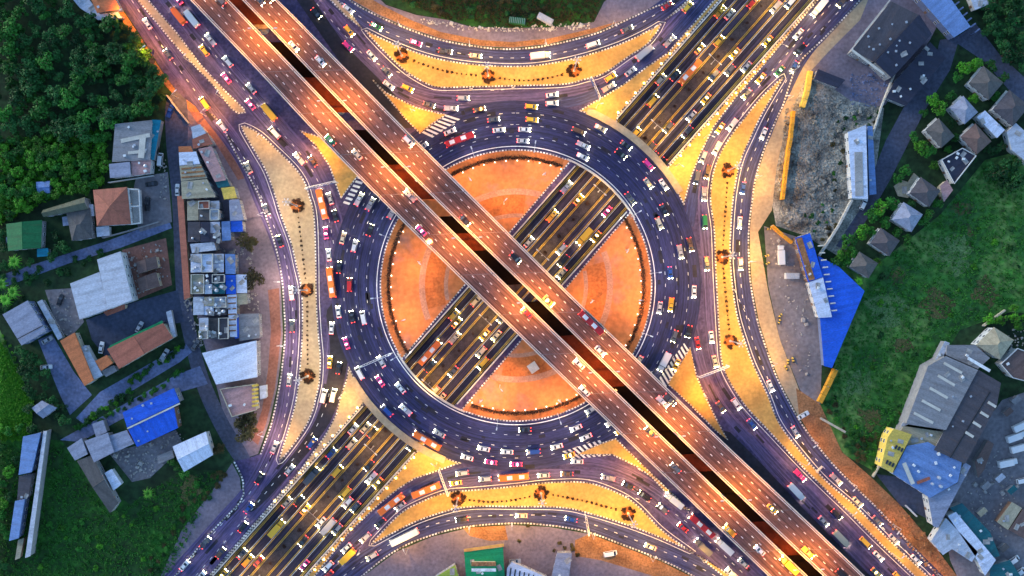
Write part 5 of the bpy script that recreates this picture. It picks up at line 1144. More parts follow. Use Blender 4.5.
HED = [(-.62, .37, 'brown hedge arc at the top of the central island'), (1.0, 2.16, 'brown hedge arc on the gravel yard side of the central island'), (2.55, 3.5, 'brown hedge arc at the bottom of the central island'), (4.15, 5.25, 'brown hedge arc on the shop side of the central island')]
b = MB(); b.bar((0, 0, 0), (0, 0, .9), .07, n=5); b.box((0, 0, .98), (.3, .3, .2)); GL = b.mesh('garden_light'); GL.materials.append(M['lit_garden'])
for a0, a1, lab in HED:
    hedge(a0, a1, lab); n = int((a1 - a0) * 128 / 11)
    for i in range(n + 1):
        o = new_obj('garden_light', GL, None, None, ringp(124.6, a0 + (a1 - a0) * i / n, .24)); tag(o, 'white garden light inside the ' + lab.replace('brown hedge', 'hedge').replace(' of the central island', ''), 'garden light', 'garden lights inside the hedge ring')

# ------------------------------------------------------------------ lamps
def spot(parent, loc, col, power, ang=150, blend=.9, size=.3, rot=(0, 0, 0)):
    d = bpy.data.lights.new('lamp_light', 'SPOT'); d.energy = power; d.color = col; d.spot_size = R(ang); d.spot_blend = blend; d.shadow_soft_size = size
    o = bpy.data.objects.new('lamp_light', d); COL.objects.link(o); o.parent = parent; o.location = loc; o.rotation_euler = rot; return o
def _pole(h, arm):
    b = MB(); b.bar((0, 0, -.1), (0, 0, h), .14, .08, 8); b.bar((0, 0, .0), (0, 0, .5), .22, .2, 8); b.bar((0, 0, h), (arm, 0, h + .5), .07, .05, 6); me = b.mesh('pole'); me.materials.append(M['steel']); return me
def _head(lit):
    b = MB(); b.box((0, 0, 0), (1.1, .42, .16), 0, 0, (.8, .8)); b.box((0, 0, -.1), (.8, .32, .05), 0, 1); me = b.mesh('lamp_head'); me.materials.append(M['white_steel']); me.materials.append(M[lit]); return me
HEADS = {k: _head(k) for k in ('lit_sodium', 'lit_white')}; POLES = {}
def lamp(px, toward, h, arm, col, power, label, group, lit='lit_sodium', z0=.2, ang=150, zview=0.0, blend=.9):
    p = P(*px, zview); q = P(*toward, zview); d = q - p; rz = math.atan2(d.y, d.x)
    root = empty('street_lamp', (p.x, p.y, z0), rz); tag(root, label, 'street lamp', group)
    if (h, arm) not in POLES: POLES[(h, arm)] = _pole(h, arm)
    link('pole', POLES[(h, arm)], root, (0, 0, 0)); link('lamp_head', HEADS[lit], root, (arm + .4, 0, h + .55))
    if power: spot(root, (arm + .4, 0, h + .3), col, power, ang, blend)
    return root
LP = dict(via=6800, mast=10500, ring=500, verge=3000, wood=3000)
# viaduct: pairs of lamps on the two inner barriers
ks = [3, 14, 26, 37, 49, 60, 72, 83, 94, 106, 117]
for j, k in enumerate(ks):
    for a, c, nm in (('swi', 'swo', 'lower'), ('nei', 'neo', 'upper')):
        p = V[a][k].lerp(V[c][k], .022); q = V[c][k]; d = q - p
        root = empty('street_lamp', p + Vector((0, 0, .9)), math.atan2(d.y, d.x)); tag(root, ORD[j] + ' sodium lamp from the upper end on the ' + nm + ' deck of the viaduct', 'street lamp', 'lamps between the viaduct decks')
        if 'v' not in POLES: POLES['v'] = _pole(10.5, 1.6)
        link('pole', POLES['v'], root, (0, 0, 0)); link('lamp_head', HEADS['lit_sodium'], root, (2.0, 0, 11.05)); spot(root, (2.0, 0, 10.8), SODIUM, LP['via'] * 1.15, 138, 1.0)
# high masts with a ring of shrubs on the crescent islands
MAST = {'upper': [(402, 56), (488, 76), (574, 71)], 'shop side': [(297, 206), (307, 290), (308, 376)], 'gravel yard side': [(728, 171), (722, 257), (730, 341)], 'bottom': [(458, 498), (541, 493), (628, 513)]}
b = MB(); b.bar((0, 0, 0), (0, 0, 20), .26, .14, 10); b.bar((0, 0, 0), (0, 0, .6), .5, .45, 10); MPOLE = b.mesh('mast'); MPOLE.materials.append(M['steel'])
b = MB(); b.bar((0, 0, 19.6), (0, 0, 20.1), .5, .4, 10)
for k in range(6):
    a = k * math.pi / 3; b.bar((0, 0, 19.8), (math.cos(a) * .95, math.sin(a) * .95, 19.8), .06, n=4)
MHEAD = b.mesh('lamp_ring'); MHEAD.materials.append(M['steel'])
b = MB(); b.box((0, 0, 0), (.55, .4, .16), 0, 0, (.8, .8)); b.box((0, 0, -.1), (.45, .3, .04), 0, 1); MLAMP = b.mesh('floodlight'); MLAMP.materials.append(M['white_steel']); MLAMP.materials.append(M['lit_sodium'])
b = MB(); b.prism([(2.3 * math.cos(i * .2618), 2.3 * math.sin(i * .2618)) for i in range(24)], 0, .35); PLT = b.mesh('planter'); PLT.materials.append(M['orange_bed'])
PW = {'upper': (AMBER, 1.0), 'shop side': ((1, .72, .36), .55), 'gravel yard side': (AMBER, 1.15), 'bottom': (AMBER, 1.15)}
for side, pp in MAST.items():
    for j, px in enumerate(pp):
        p = P(*px); n3 = ('first', 'middle', 'last')[j] if side in ('upper', 'bottom') else ('highest', 'middle', 'lowest')[j]
        pl = new_obj('planter', PLT, None, None, (p.x, p.y, .2), random.uniform(0, 1)); tag(pl, 'round planter, ' + n3 + ' of three on the ' + side + ' crescent island', 'planter', 'round planters of the crescent islands')
        nk = random.randrange(7, 12)
        for k in range(nk):
            a = k * 2 * math.pi / nk + random.uniform(-.3, .3); q = (px[0] + 5.6 * math.cos(a), px[1] + 5.6 * math.sin(a))
            rr_ = random.uniform(.55, 1.4); sh_ = link('shrub', random.choice(CR['hedge']), pl, (2.05 * math.cos(a), 2.05 * math.sin(a), .1), a); sh_.scale = (rr_, rr_, rr_)
        root = empty('high_mast_lamp', (p.x, p.y, .5)); tag(root, 'tall mast with a ring of sodium floodlights, ' + n3 + ' on the ' + side + ' island', 'lamp mast', 'high mast lamps')
        link('mast', MPOLE, root, (0, 0, 0)); hd = link('lamp_ring', MHEAD, root, (0, 0, 0))
        for k in range(6): a = k * math.pi / 3; link('floodlight', MLAMP, hd, (math.cos(a) * 1.2, math.sin(a) * 1.2, 19.7), a)
        spot(root, (0, 0, 19.3), PW[side][0], LP['mast'] * PW[side][1], 158, .8, 1.0)
# dark strips of low plants joining the planters
for side, pp in MAST.items():
    for j in range(2):
        row = empty('plant_row', P(*[(u + v_) / 2 for u, v_ in zip(pp[j], pp[j + 1])]) + Vector((0, 0, .2))); tag(row, 'row of small dry plants joining the ' + ('first' if j == 0 else 'last') + ' two planters of the ' + side + ' island', 'plant row', 'plant rows of the crescent islands')
        for i in range(14):
            t = .14 + .72 * i / 13; q = (pp[j][0] * (1 - t) + pp[j + 1][0] * t, pp[j][1] * (1 - t) + pp[j + 1][1] * t)
            if side in ('upper', 'bottom'): q = (q[0], q[1] + {'upper': (5, 7), 'bottom': (6, -2)}[side][j] * math.sin(t * 3.14) * (1 if side == 'upper' else 1))
            if not inside(q, {'upper': N_ISL, 'bottom': S_ISL, 'shop side': W_ISL, 'gravel yard side': E_ISL}[side]): continue
            w_ = P(*q) - row.location; rr_ = random.uniform(.4, .75); c_ = link('plant', random.choice(CR['hedge']), row, (w_.x, w_.y, -.1), random.uniform(0, 6)); c_.scale = (rr_, rr_, rr_ * .7)
# ring lamps on the inner kerb
for i in range(14):
    a = 2 * math.pi * (i + .3) / 14; q = (CX + 134.5 * math.sin(a), CY - 134.5 * math.cos(a)); o_ = (q[0] - TC[0]) * TN[0] + (q[1] - TC[1]) * TN[1]
    if abs(o_) < TH + 5: continue
    lamp(q, (CX + 170 * math.sin(a), CY - 170 * math.cos(a)), 9, 2.2, COOL, LP['ring'], 'white headed lamp on the inner kerb of the ring, ' + ORD[i] + ' clockwise from the top', 'ring lamps', 'lit_white', .24)
# lamps along the orange verges, wood side and shop pavement
for i, (q, t_) in enumerate((((124, 18), (140, 8)), ((147, 54), (162, 44)), ((178, 98), (190, 88)), ((206, 116), (216, 108)))):
    lamp(q, t_, 8, 1.6, SODIUM, LP['wood'], ORD[i] + ' sodium street lamp down the verge beside the wood', 'verge lamps by the wood', z0=.05)
for i, (q, t_) in enumerate((((278, 282), (290, 282)), ((262, 216), (274, 212)), ((281, 345), (292, 345)), ((262, 432), (275, 436)))):
    lamp(q, t_, 8, 1.6, (1, .62, .5), LP['wood'] * .45, ORD[(1, 0, 2, 3)[i]] + ' lamp down the kerb of the shop pavement', 'lamps of the shop pavement', z0=.05)
for i, (q, t_) in enumerate((((788, 100), (778, 100)), ((757, 178), (748, 178)), ((751, 262), (742, 262)), ((772, 362), (763, 366)), ((812, 440), (804, 446)), ((850, 482), (842, 490)), ((893, 524), (885, 532)), ((938, 574), (930, 580)))):
    lamp(q, t_, 9, 1.6, SODIUM if i > 3 else AMBER, LP['verge'] * (.55 if i < 4 else .32), ORD[i] + ' sodium lamp down the kerb facing the gravel yard and factory', 'lamps by the gravel yard kerb', z0=.05)
for i, (q, t_) in enumerate((((408, 549), (404, 540)), ((470, 528), (470, 518)), ((512, 525), (512, 515)), ((592, 534), (594, 524)), ((650, 556), (655, 546)), ((706, 582), (712, 573)))):
    lamp(q, t_, 9, 1.6, AMBER, LP['verge'] * .5, ORD[i] + ' sodium lamp along the kerb of the bottom slip road', 'lamps of the bottom kerb', z0=.05)
for i, (q, t_) in enumerate((((400, 26), (404, 36)), ((470, 45.5), (471, 54)), ((545, 44), (546, 54)), ((612, 26), (616, 36)))):
    lamp(q, t_, 9, 1.6, AMBER, LP['verge'] * .35, ORD[i] + ' sodium lamp along the outer kerb of the upper slip road', 'lamps of the upper kerb', z0=.05)
for i, (q, t_) in enumerate((((704, 138), (714, 142)), ((740, 92), (750, 98)), ((776, 49), (786, 55)), ((806, 13), (816, 20)))):
    lamp(q, t_, 9, 1.6, AMBER, LP['verge'] * .8, ORD[i] + ' amber lamp up the strip beside the upper underpass arm', 'lamps of the upper arm', z0=.2)
for i, (q, t_) in enumerate((((504, 204), (510, 198)), ((470, 180), (474, 186)), ((592, 300), (586, 304)), ((640, 300), (632, 300)), ((420, 262), (424, 266)), ((404, 320), (410, 318)), ((500, 385), (504, 390)), ((560, 400), (556, 396)), ((626, 250), (622, 256)), ((430, 240), (434, 246)), ((545, 175), (540, 180)), ((480, 400), (484, 396)))):
    lamp(q, t_, 11, .8, (1, .45, .16), 3000, 'slim amber park lamp on the island, ' + ['near the curved path at the top', 'near the top hedge by the viaduct', 'beside the viaduct on the yard side', 'against the yard side hedge', 'beside the viaduct on the shop side', 'against the shop side hedge', 'near the kiosk at the bottom', 'at the bottom by the viaduct', 'near the upper underpass wall', 'on the shop side under the viaduct edge', 'near the top by the underpass wall', 'near the bottom by the underpass wall'][i], 'park lamps of the central island', z0=.24)
for i, (q, t_, nm) in enumerate((((412, 112), (424, 118), 'by the upper entry'), ((316, 148), (326, 156), 'by the shop side exit'), ((704, 396), (698, 390), 'by the factory side exit'), ((640, 468), (632, 462), 'by the lower entry'), ((676, 166), (684, 172), 'by the gravel yard entry'), ((345, 392), (340, 400), 'by the ramp from the lower arm'), ((437, 463), (430, 458), 'by the bottom exit'), ((596, 108), (606, 106), 'by the upper exit'))):
    lamp(q, t_, 8, 1.2, SODIUM if i < 4 else AMBER, 3800 if i < 4 else 2600, 'sodium lamp on the kerbed triangle ' + nm, 'lamps of the kerbed triangles', z0=.2)
for i, q in enumerate(((800, 462), (846, 510), (892, 553), (700, 557), (735, 585), (190, 62), (222, 98), (790, 74), (360, 550), (650, 35), (284, 440), (262, 140))):  # extra lamps put in to even out the light over the islands
    lamp(q, (q[0] + 5, q[1] - 5), 9, .8, AMBER, 1700, 'added amber lamp on a narrow island tip, ' + ['below the gravel yard island', 'beside the orange verge', 'near the lower corner', 'at the bottom island tip', 'at the bottom frame edge', 'on the median by the wood', 'at the end of that median', 'at the top of the gravel yard island', 'at the bottom island end by the underpass', 'at the upper island end by the underpass', 'at the foot of the shop side island', 'at the head of the shop side island'][i], 'lamps added at the island tips', z0=.2)
# low lit posts along the underpass parapets
b = MB(); b.bar((0, 0, 0), (0, 0, 1.6), .09, n=6); b.box((0, 0, 1.55), (2.2, .12, .1)); b.box((0, 0, 1.75), (.5, .5, .26), 0, 1); PPOST = b.mesh('parapet_lamp'); PPOST.materials.append(M['yellow_paint']); PPOST.materials.append(M['lit_sodium'])
for s, t0, t1, nm, nn in ((-1, -320, -196, 'lower arm, upper side', 11), (1, -345, -196, 'lower arm, lower side', 12), (-1, 196, 300, 'upper arm, upper side', 9), (1, 205, 330, 'upper arm, lower side', 10)):
    for i in range(nn):
        t = t0 + (t1 - t0) * i / (nn - 1); p = P(*T(t, s * (TH + 3.6))); o = new_obj('parapet_lamp', PPOST, None, None, (p.x, p.y, .2), math.atan2(-TN[1], TN[0]))
        tag(o, ORD[i] + ' low amber post from the bottom beside the underpass, ' + nm, 'post lamp', 'low posts along the underpass')
for i in range(10):  # lamps put in to brighten the yellow median edges
    t = -390 + 86 * i; p = P(*T(t, 0)); root = empty('street_lamp', (p.x, p.y, tz(t) + .55), math.atan2(-TN[1], TN[0])); tag(root, ORD[i] + ' added double armed lamp from the bottom along the underpass median', 'street lamp', 'lamps added along the underpass median')
    if 'm' not in POLES:
        b = MB(); b.bar((0, 0, 0), (0, 0, 8), .14, .09, 8); b.bar((0, 0, 0), (0, 0, .6), .3, .25, 8)
        for s in (-1, 1): b.bar((0, 0, 8), (s * 2.2, 0, 8.4), .07, .05, 6)
        POLES['m'] = b.mesh('pole'); POLES['m'].materials.append(M['steel'])
    link('pole', POLES['m'], root, (0, 0, 0))
    for s in (-1, 1):
        link('lamp_head', HEADS['lit_sodium'], root, (s * 2.6, 0, 8.45)); spot(root, (s * 2.6, 0, 8.2), (1, .58, .18), 750, 150, .8)
for t in range(-440, 441, 22):
    q = T(t, random.uniform(-1, 1))
    if RI < math.hypot(q[0] - CX, q[1] - CY) < RO: continue
    p = P(*q); c_ = shrub(q, random.uniform(.6, 1.0), 'hedge', 'dry shrub in the underpass median', 'shrubs of the underpass median'); c_.location = (p.x, p.y, tz(t) + .5)

# ------------------------------------------------------------------ sign gantries
def gantry(a, c, label, n=2):
    p, q = P(*a), P(*c); m_ = (p + q) / 2; d = q - p; L = d.length; rz = math.atan2(d.y, d.x); root = empty('sign_gantry', (m_.x, m_.y, .1), rz); tag(root, label, 'sign gantry', 'sign gantries over the slip roads')
    for s in (-1, 1): b = MB(); b.bar((s * L / 2, 0, 0), (s * L / 2, 0, 6.6), .22, .18, 8); b.build('post', M['white_steel'], root)
    b = MB()
    for y in (-.3, .3):
        for z in (5.6, 6.4): b.bar((-L / 2, y, z), (L / 2, y, z), .07, n=4)
    k = int(L / 1.2)
    for i in range(k): x0, x1 = -L / 2 + L * i / k, -L / 2 + L * (i + 1) / k; b.bar((x0, -.3, 6.4), (x1, .3, 6.4), .05, n=4); b.bar((x0, -.3, 5.6), (x1, -.3, 6.4), .05, n=4)
    b.build('truss', M['white_steel'], root)
    for i in range(n):
        b = MB(); b.box((-L / 2 + L * (i + .5) / n, -.45, 6.0), (L / n * .7, .08, 1.9)); b.build('sign_panel', plain('sign_blue', (.01, .06, .25), .4), root)
gantry((308, 190), (338, 183), 'white sign gantry over the exit on the shop side')
gantry((362, 366), (392, 353), 'white sign gantry over the shop side of the ring')
gantry((697, 376), (726, 365), 'white sign gantry over the exit towards the factory')
gantry((440, 468), (449, 493), 'white sign gantry over the bottom exit')
gantry((590, 80), (599, 101), 'white sign gantry over the upper exit')
gantry((585, 514), (588, 532), 'slim sign gantry over the bottom slip road', 1)

# ------------------------------------------------------------------ yard furniture
k_ = empty('kiosk', P(533, 367)); tag(k_, 'small white cube kiosk on the central island below the viaduct', 'kiosk')
b = MB(); b.box((0, 0, 1.4), (3.0, 3.0, 2.4), .6); b.build('cabin', WM['white'], k_); b = MB(); b.box((0, 0, 2.75), (3.5, 3.5, .25), .6); b.build('roof', M['concrete_pale'], k_); b = MB(); b.box((-.9, -1.25, 1.2), (.9, .1, 1.9), .6); b.build('door', WM['brown'], k_)
def hoarding(pts, h, m, label, thick=.25, seg_=2.4, wide=0):
    w_ = [P(*q) for q in pts]; root = empty('hoarding', (w_[0].x, w_[0].y, 0)); tag(root, label, 'fence'); i = 0
    for a, c in zip(w_, w_[1:]):
        L = (c - a).length; n = max(1, int(L / seg_)); rz = math.atan2((c - a).y, (c - a).x)
        for j in range(n):
            m0 = a.lerp(c, (j + .5) / n) - w_[0]; b = MB(); b.box((m0.x, m0.y, h / 2), (L / n * .96, thick, h), rz); b.build('panel', m, root)
        b = MB(); b.bar((a - w_[0]) , (a - w_[0]) + Vector((0, 0, h + .3)), .12, n=5); b.build('post', M['steel'], root)
OR = mat('lit_orange_board', (.75, .33, .03), var=.2, scale=.5)  # orange lamp light put into the board colour
hoarding([(809, 72), (806, 92), (801, 108)], 2.6, M['yellow_paint'], 'yellow hoarding panels at the top of the gravel yard', 1.8)
hoarding([(792, 112), (789, 140), (787, 150), (781, 200)], 3.2, OR, 'orange hoarding panels along the gravel yard', 1.2)
hoarding([(771, 226), (782, 236), (791, 243)], 2.8, OR, 'short wall edge painted lit orange at the yard corner', 1.0)
hoarding([(834, 369), (826, 386), (818, 402)], 3.0, OR, 'wall edge painted lit orange between the yard and the meadow', 1.6)
hoarding([(907, 55), (893, 75), (880, 108), (870, 140), (866, 160)], 2.0, M['concrete_pale'], 'pale boundary wall along the estate lane, upper part', .5)
hoarding([(851, 200), (838, 225), (826, 244), (818, 256)], 2.0, M['concrete_pale'], 'pale boundary wall along the estate lane, lower part', .8)
hoarding([(816, 472), (822, 466)], 1, M['concrete_pale'], 'short concrete block by the kerb', .6)
hoarding([(110, 183), (135, 179), (155, 176)], 1.8, WM['white'], 'white garden wall above the villa', .3)
hoarding([(104, 238), (130, 231), (160, 222)], 1.8, WM['grey'], 'grey garden wall along the side lane', .4)
hoarding([(168, 96), (180, 112), (190, 124)], 1.8, WM['cream'], 'cream fence at the mouth of the back street', .4)
hoarding([(820, 418), (845, 432)], 1.0, WM['cream'], 'low cream barrier at the lower meadow corner', .8)
hoarding([(872, 476), (882, 458), (893, 437)], 2.0, WM['cream'], 'cream wall in front of the yellow facade', .5)
hoarding([(905, 505), (916, 516)], 1.4, WM['white'], 'short white wall beside the dark court', .5)
hoarding([(982, 326), (1004, 310)], 1.5, WM['cream'], 'cream wall above the beige hipped house', .6)
b = MB(); b.box((0, 0, 1.3), (12, 2.4, 2.6)); CONT = b.mesh('shipping_container')
for px, rz, m, lab in (((791, 276), 0, WM['white'], 'white shipping container across the concrete yard'), ((545, 20), -.5, WM['white'], 'grey white container at the overgrown plot'), ((517, 22), -.12, M['roof_green'], 'green container at the overgrown plot')):
    p = P(*px); r_ = empty('shipping_container', (p.x, p.y, .03), rz); tag(r_, lab, 'container'); s_ = .42 if px[1] > 100 else .5
    b = MB(); b.box((0, 0, 1.3), (12 * s_, 2.2, 2.6)); b.build('body', m, r_)
    b = MB()
    for i in range(9): b.box((-5.4 * s_ + i * 1.35 * s_, 0, 2.62), (.12, 2.2, .07))
    b.build('roof_rib', M['steel'], r_); b = MB(); b.box((6 * s_ + .04, 0, 1.3), (.06, 2.0, 2.3)); b.build('door', M['steel'], r_)
for i, px in enumerate(((768, 229), (766, 256), (767, 264), (780, 316), (779, 322), (788, 362), (793, 360), (786, 368))):
    p = P(*px); r_ = empty('barrier_block', (p.x, p.y, .03), .3 * i); tag(r_, ['topmost', 'second', 'third', 'fourth', 'fifth', 'sixth', 'seventh', 'lowest'][i] + ' black and yellow barrier block down the concrete yard edge', 'barrier', 'barrier blocks of the concrete yard')
    for j in range(4): b = MB(); b.box((-.75 + .5 * j, 0, .45), (.5, .7, .9), 0, 0, (1, .6)); b.build('stripe_block', M['yellow_paint'] if j % 2 else M['dark'], r_)
# ------------------------------------------------------------------ vehicles
PAINT = {'white': (.75, .75, .74), 'silver': (.42, .43, .45), 'black': (.012, .012, .014), 'grey': (.11, .115, .125), 'red': (.45, .02, .02), 'blue': (.02, .07, .30), 'pink': (.80, .05, .28),
         'yellow': (.80, .48, .03), 'orange': (.80, .18, .02), 'green': (.03, .22, .06), 'brown': (.12, .07, .04), 'cream': (.6, .52, .36)}
PM = {k: plain('paint_' + k, c, .28, 0, .5, .6) for k, c in PAINT.items()}
M['tyre'] = plain('tyre_rubber', (.015, .015, .015), .8)
def loft(b, st, mi=0):
    """st: (x, half width, z bottom, z top, top inset)"""
    rows = []
    for x, hw, z0, z1, ti in st:
        zm = z0 + (z1 - z0) * .6
        rows.append([(x, -hw * .94, z0), (x, -hw, zm), (x, -hw + ti, z1), (x, hw - ti, z1), (x, hw, zm), (x, hw * .94, z0)])
    for A, B in zip(rows, rows[1:]):
        for i in range(6):
            j = (i + 1) % 6; b.face([A[i], B[i], B[j], A[j]], mi)
    b.face(rows[0], mi); b.face(rows[-1][::-1], mi)
def frustum(b, x0, x1, hw, z0, X0, X1, HW, z1, mi=0):
    lo = [(x0, -hw, z0), (x1, -hw, z0), (x1, hw, z0), (x0, hw, z0)]; hi = [(X0, -HW, z1), (X1, -HW, z1), (X1, HW, z1), (X0, HW, z1)]
    b.face(hi, mi)
    for i in range(4): j = (i + 1) % 4; b.face([lo[i], lo[j], hi[j], hi[i]], mi)
    return lo, hi
def panel(lo, hi, i, k=.88, up=.012):
    j = (i + 1) % 4; q = [Vector(lo[i]), Vector(lo[j]), Vector(hi[j]), Vector(hi[i])]; c = sum(q, Vector()) / 4; n = (q[1] - q[0]).cross(q[3] - q[0]).normalized()
    return [c + (p - c) * k + n * up for p in q]
b = MB(); b.bar((0, -.1, 0), (0, .1, 0), .32, n=10); b.bar((0, -.11, 0), (0, .11, 0), .17, n=8, mi=1); WHEEL = b.mesh('wheel'); WHEEL.materials.append(M['tyre']); WHEEL.materials.append(M['steel'])
def quadlamp(w_, d, h): 
    b = MB(); b.box((0, 0, 0), (d, w_, h), 0, 0, (.35, .9)); return b.mesh('lamp')
HLM = quadlamp(.42, .34, .2); HLM.materials.append(M['headlight']); HLM.name = 'headlight'
TLM = quadlamp(.34, .2, .2); TLM.materials.append(M['taillight']); TLM.name = 'taillight'
SPEC = {}
def spec(kind, build, L, wheels, hl, tl_): SPEC[kind] = (build, L, wheels, hl, tl_)
def car_build(kind):
    b = MB(); gl = []
    if kind == 'sedan':
        loft(b, [(-2.25, .72, .35, .80, .10), (-2.1, .84, .28, .93, .10), (-1.2, .90, .22, .96, .10), (.9, .90, .22, .95, .10), (1.9, .86, .24, .82, .12), (2.25, .70, .34, .66, .12)])
        lo, hi = frustum(b, -1.75, 1.05, .80, .93, -1.05, .25, .62, 1.43); gl = [('windscreen', panel(lo, hi, 1)), ('rear_window', panel(lo, hi, 3)), ('side_window', panel(lo, hi, 0, .86)), ('side_window', panel(lo, hi, 2, .86))]
    elif kind == 'suv':
        loft(b, [(-2.3, .80, .4, .98, .08), (-2.15, .90, .3, 1.08, .08), (.9, .93, .26, 1.06, .1), (2.0, .90, .28, .98, .12), (2.32, .76, .38, .8, .12)])
        lo, hi = frustum(b, -2.2, 1.15, .86, 1.05, -1.95, .4, .70, 1.72); gl = [('windscreen', panel(lo, hi, 1)), ('rear_window', panel(lo, hi, 3)), ('side_window', panel(lo, hi, 0, .86)), ('side_window', panel(lo, hi, 2, .86))]
    elif kind == 'van':
        loft(b, [(-2.5, .86, .4, 1.15, .05), (-2.4, .92, .3, 1.2, .05), (1.7, .93, .28, 1.16, .08), (2.45, .86, .3, .95, .1), (2.6, .74, .4, .8, .1)])
        lo, hi = frustum(b, -2.42, 2.1, .90, 1.15, -2.3, 1.25, .78, 2.0); gl = [('windscreen', panel(lo, hi, 1)), ('rear_window', panel(lo, hi, 3, .8)), ('side_window', panel(lo, hi, 0, .8)), ('side_window', panel(lo, hi, 2, .8))]
    elif kind == 'pickup':
        loft(b, [(-.45, .92, .35, 1.0, .06), (.8, .92, .35, 1.0, .1), (2.2, .90, .36, .95, .12), (2.6, .74, .42, .8, .12)])
        for s in (-1, 1): b.box((-1.55, s * .84, .72), (2.2, .1, .62))
        b.box((-2.62, 0, .72), (.08, 1.7, .62)); b.box((-1.5, 0, .5), (2.25, 1.64, .12))
        lo, hi = frustum(b, -.6, 1.35, .84, 1.0, -.35, .75, .68, 1.7); gl = [('windscreen', panel(lo, hi, 1)), ('rear_window', panel(lo, hi, 3)), ('side_window', panel(lo, hi, 0, .86)), ('side_window', panel(lo, hi, 2, .86))]
    elif kind == 'bus':
        loft(b, [(-5.6, 1.2, .4, 2.9, .12), (-5.45, 1.25, .35, 3.1, .14), (5.3, 1.25, .35, 3.1, .14), (5.6, 1.15, .4, 2.6, .16)])
        gl = [('windscreen', [Vector(q) for q in ((5.62, -1.0, 1.3), (5.62, 1.0, 1.3), (5.52, .95, 2.65), (5.52, -.95, 2.65))])]
        for s in (-1, 1):
            for i in range(6):
                x0 = -5.0 + i * 1.62; q = [Vector((x0, s * 1.262, 1.5)), Vector((x0 + 1.4, s * 1.262, 1.5)), Vector((x0 + 1.4, s * 1.22, 2.5)), Vector((x0, s * 1.22, 2.5))]; gl.append(('side_window', q if s < 0 else q[::-1]))
    elif kind == 'truck':
        loft(b, [(1.9, 1.05, .5, 2.2, .1), (2.0, 1.08, .45, 2.3, .12), (3.3, 1.08, .45, 2.3, .16), (3.6, 1.02, .5, 1.5, .16)])
        b.box((-.8, 0, .62), (5.6, .9, .25), 0, 1)
        gl = [('windscreen', [Vector(q) for q in ((3.56, -.9, 1.52), (3.56, .9, 1.52), (3.36, .82, 2.2), (3.36, -.82, 2.2))])]
    return b, gl
DIM = {'sedan': (4.5, [(-1.35, .82), (1.35, .82)], (2.1, .55, .66), (-2.2, .55, .8)), 'suv': (4.6, [(-1.4, .86), (1.4, .86)], (2.15, .6, .82), (-2.25, .66, .95)), 'van': (5.2, [(-1.6, .86), (1.6, .86)], (2.45, .6, .86), (-2.48, .66, 1.0)),
       'pickup': (5.3, [(-1.6, .86), (1.75, .86)], (2.42, .6, .84), (-2.62, .72, .8)), 'bus': (11.3, [(-3.6, 1.1), (3.6, 1.1)], (5.55, .85, .8), (-5.58, .9, 1.0)), 'truck': (7.4, [(-2.6, .95), (2.5, .95)], (3.6, .75, .8), (-3.7, .8, .8))}
GEO = {k: car_build(k) for k in DIM}
GM = {}
for k, (b, gl) in GEO.items():
    out = []
    for nm, q in gl:
        g = MB(); g.face(q); me = g.mesh(nm); me.materials.append(M['glass']); out.append((nm, me))
    GM[k] = out
BODY = {}
def body_mesh(kind, col):
    if (kind, col) not in BODY:
        b, gl = GEO[kind]; me = b.mesh('body'); me.materials.append(PM[col]); me.materials.append(M['dark']); BODY[(kind, col)] = me
    return BODY[(kind, col)]
b = MB(); b.box((-1.0, 0, 1.95), (5.4, 2.3, 2.4)); b.box((-1.0, 0, 3.17), (5.2, .06, .05)); CARGO = {}
def cargo(col):
    if col not in CARGO:
        g = MB(); g.box((-1.0, 0, 1.95), (5.4, 2.3, 2.4))
        for i in range(6): g.box((-3.4 + i * .96, 0, 3.17), (.09, 2.3, .06))
        CARGO[col] = g.mesh('cargo_box'); CARGO[col].materials.append(PM[col])
    return CARGO[col]
b = MB()
b.box((0, 0, 3.25), (2.0, 1.5, .32), 0, 0, (.9, .85))
BUSAC = b.mesh('roof_unit'); BUSAC.materials.append(M['white_steel'])
b = MB(); b.box((0, 0, 1.52), (.28, .8, .16)); TAXI = b.mesh('taxi_sign'); TAXI.materials.append(M['lit_white'])
WORD = {'sedan': 'car', 'suv': 'SUV', 'van': 'van', 'pickup': 'pickup', 'bus': 'bus', 'truck': 'box truck'}
NAME = {'sedan': 'car', 'suv': 'car', 'van': 'van', 'pickup': 'pickup_truck', 'bus': 'bus', 'truck': 'box_truck'}
PLACED = []
NV_ = 0
def vehicle(kind, col, loc, yaw, pitch, label, group, lights=True, col2=None):
    global NV_
    NV_ += 1
    L, wh, hl, tl_ = DIM[kind]; root = empty(NAME[kind], loc, 0); root.rotation_euler = (0, -pitch, yaw); tag(root, label, {'sedan': 'car', 'suv': 'car', 'van': 'van', 'pickup': 'pickup', 'bus': 'bus', 'truck': 'truck'}[kind], group)
    link('body', body_mesh(kind, col), root, (0, 0, 0))
    for nm, me in GM[kind]: link(nm, me, root, (0, 0, 0))
    wz = .32 * (1.5 if kind in ('bus', 'truck') else 1)
    for x, y in wh:
        for s in (-1, 1): w_ = link('wheel', WHEEL, root, (x, s * y, wz)); w_.scale = (wz / .32,) * 3
    if lights:
        for s in (-1, 1):
            link('headlight', HLM, root, (hl[0], s * hl[1], hl[2])); link('taillight', TLM, root, (tl_[0], s * tl_[1], tl_[2]))
    if kind == 'truck': link('cargo_box', cargo(col2 or col), root, (0, 0, 0))
    if kind == 'bus':
        for x0 in (-3.0, 1.5): link('roof_unit', BUSAC, root, (x0, 0, 0))
    if kind == 'sedan' and col in ('pink', 'yellow', 'green'): link('taxi_sign', TAXI, root, (-.4, 0, 0))
    return root
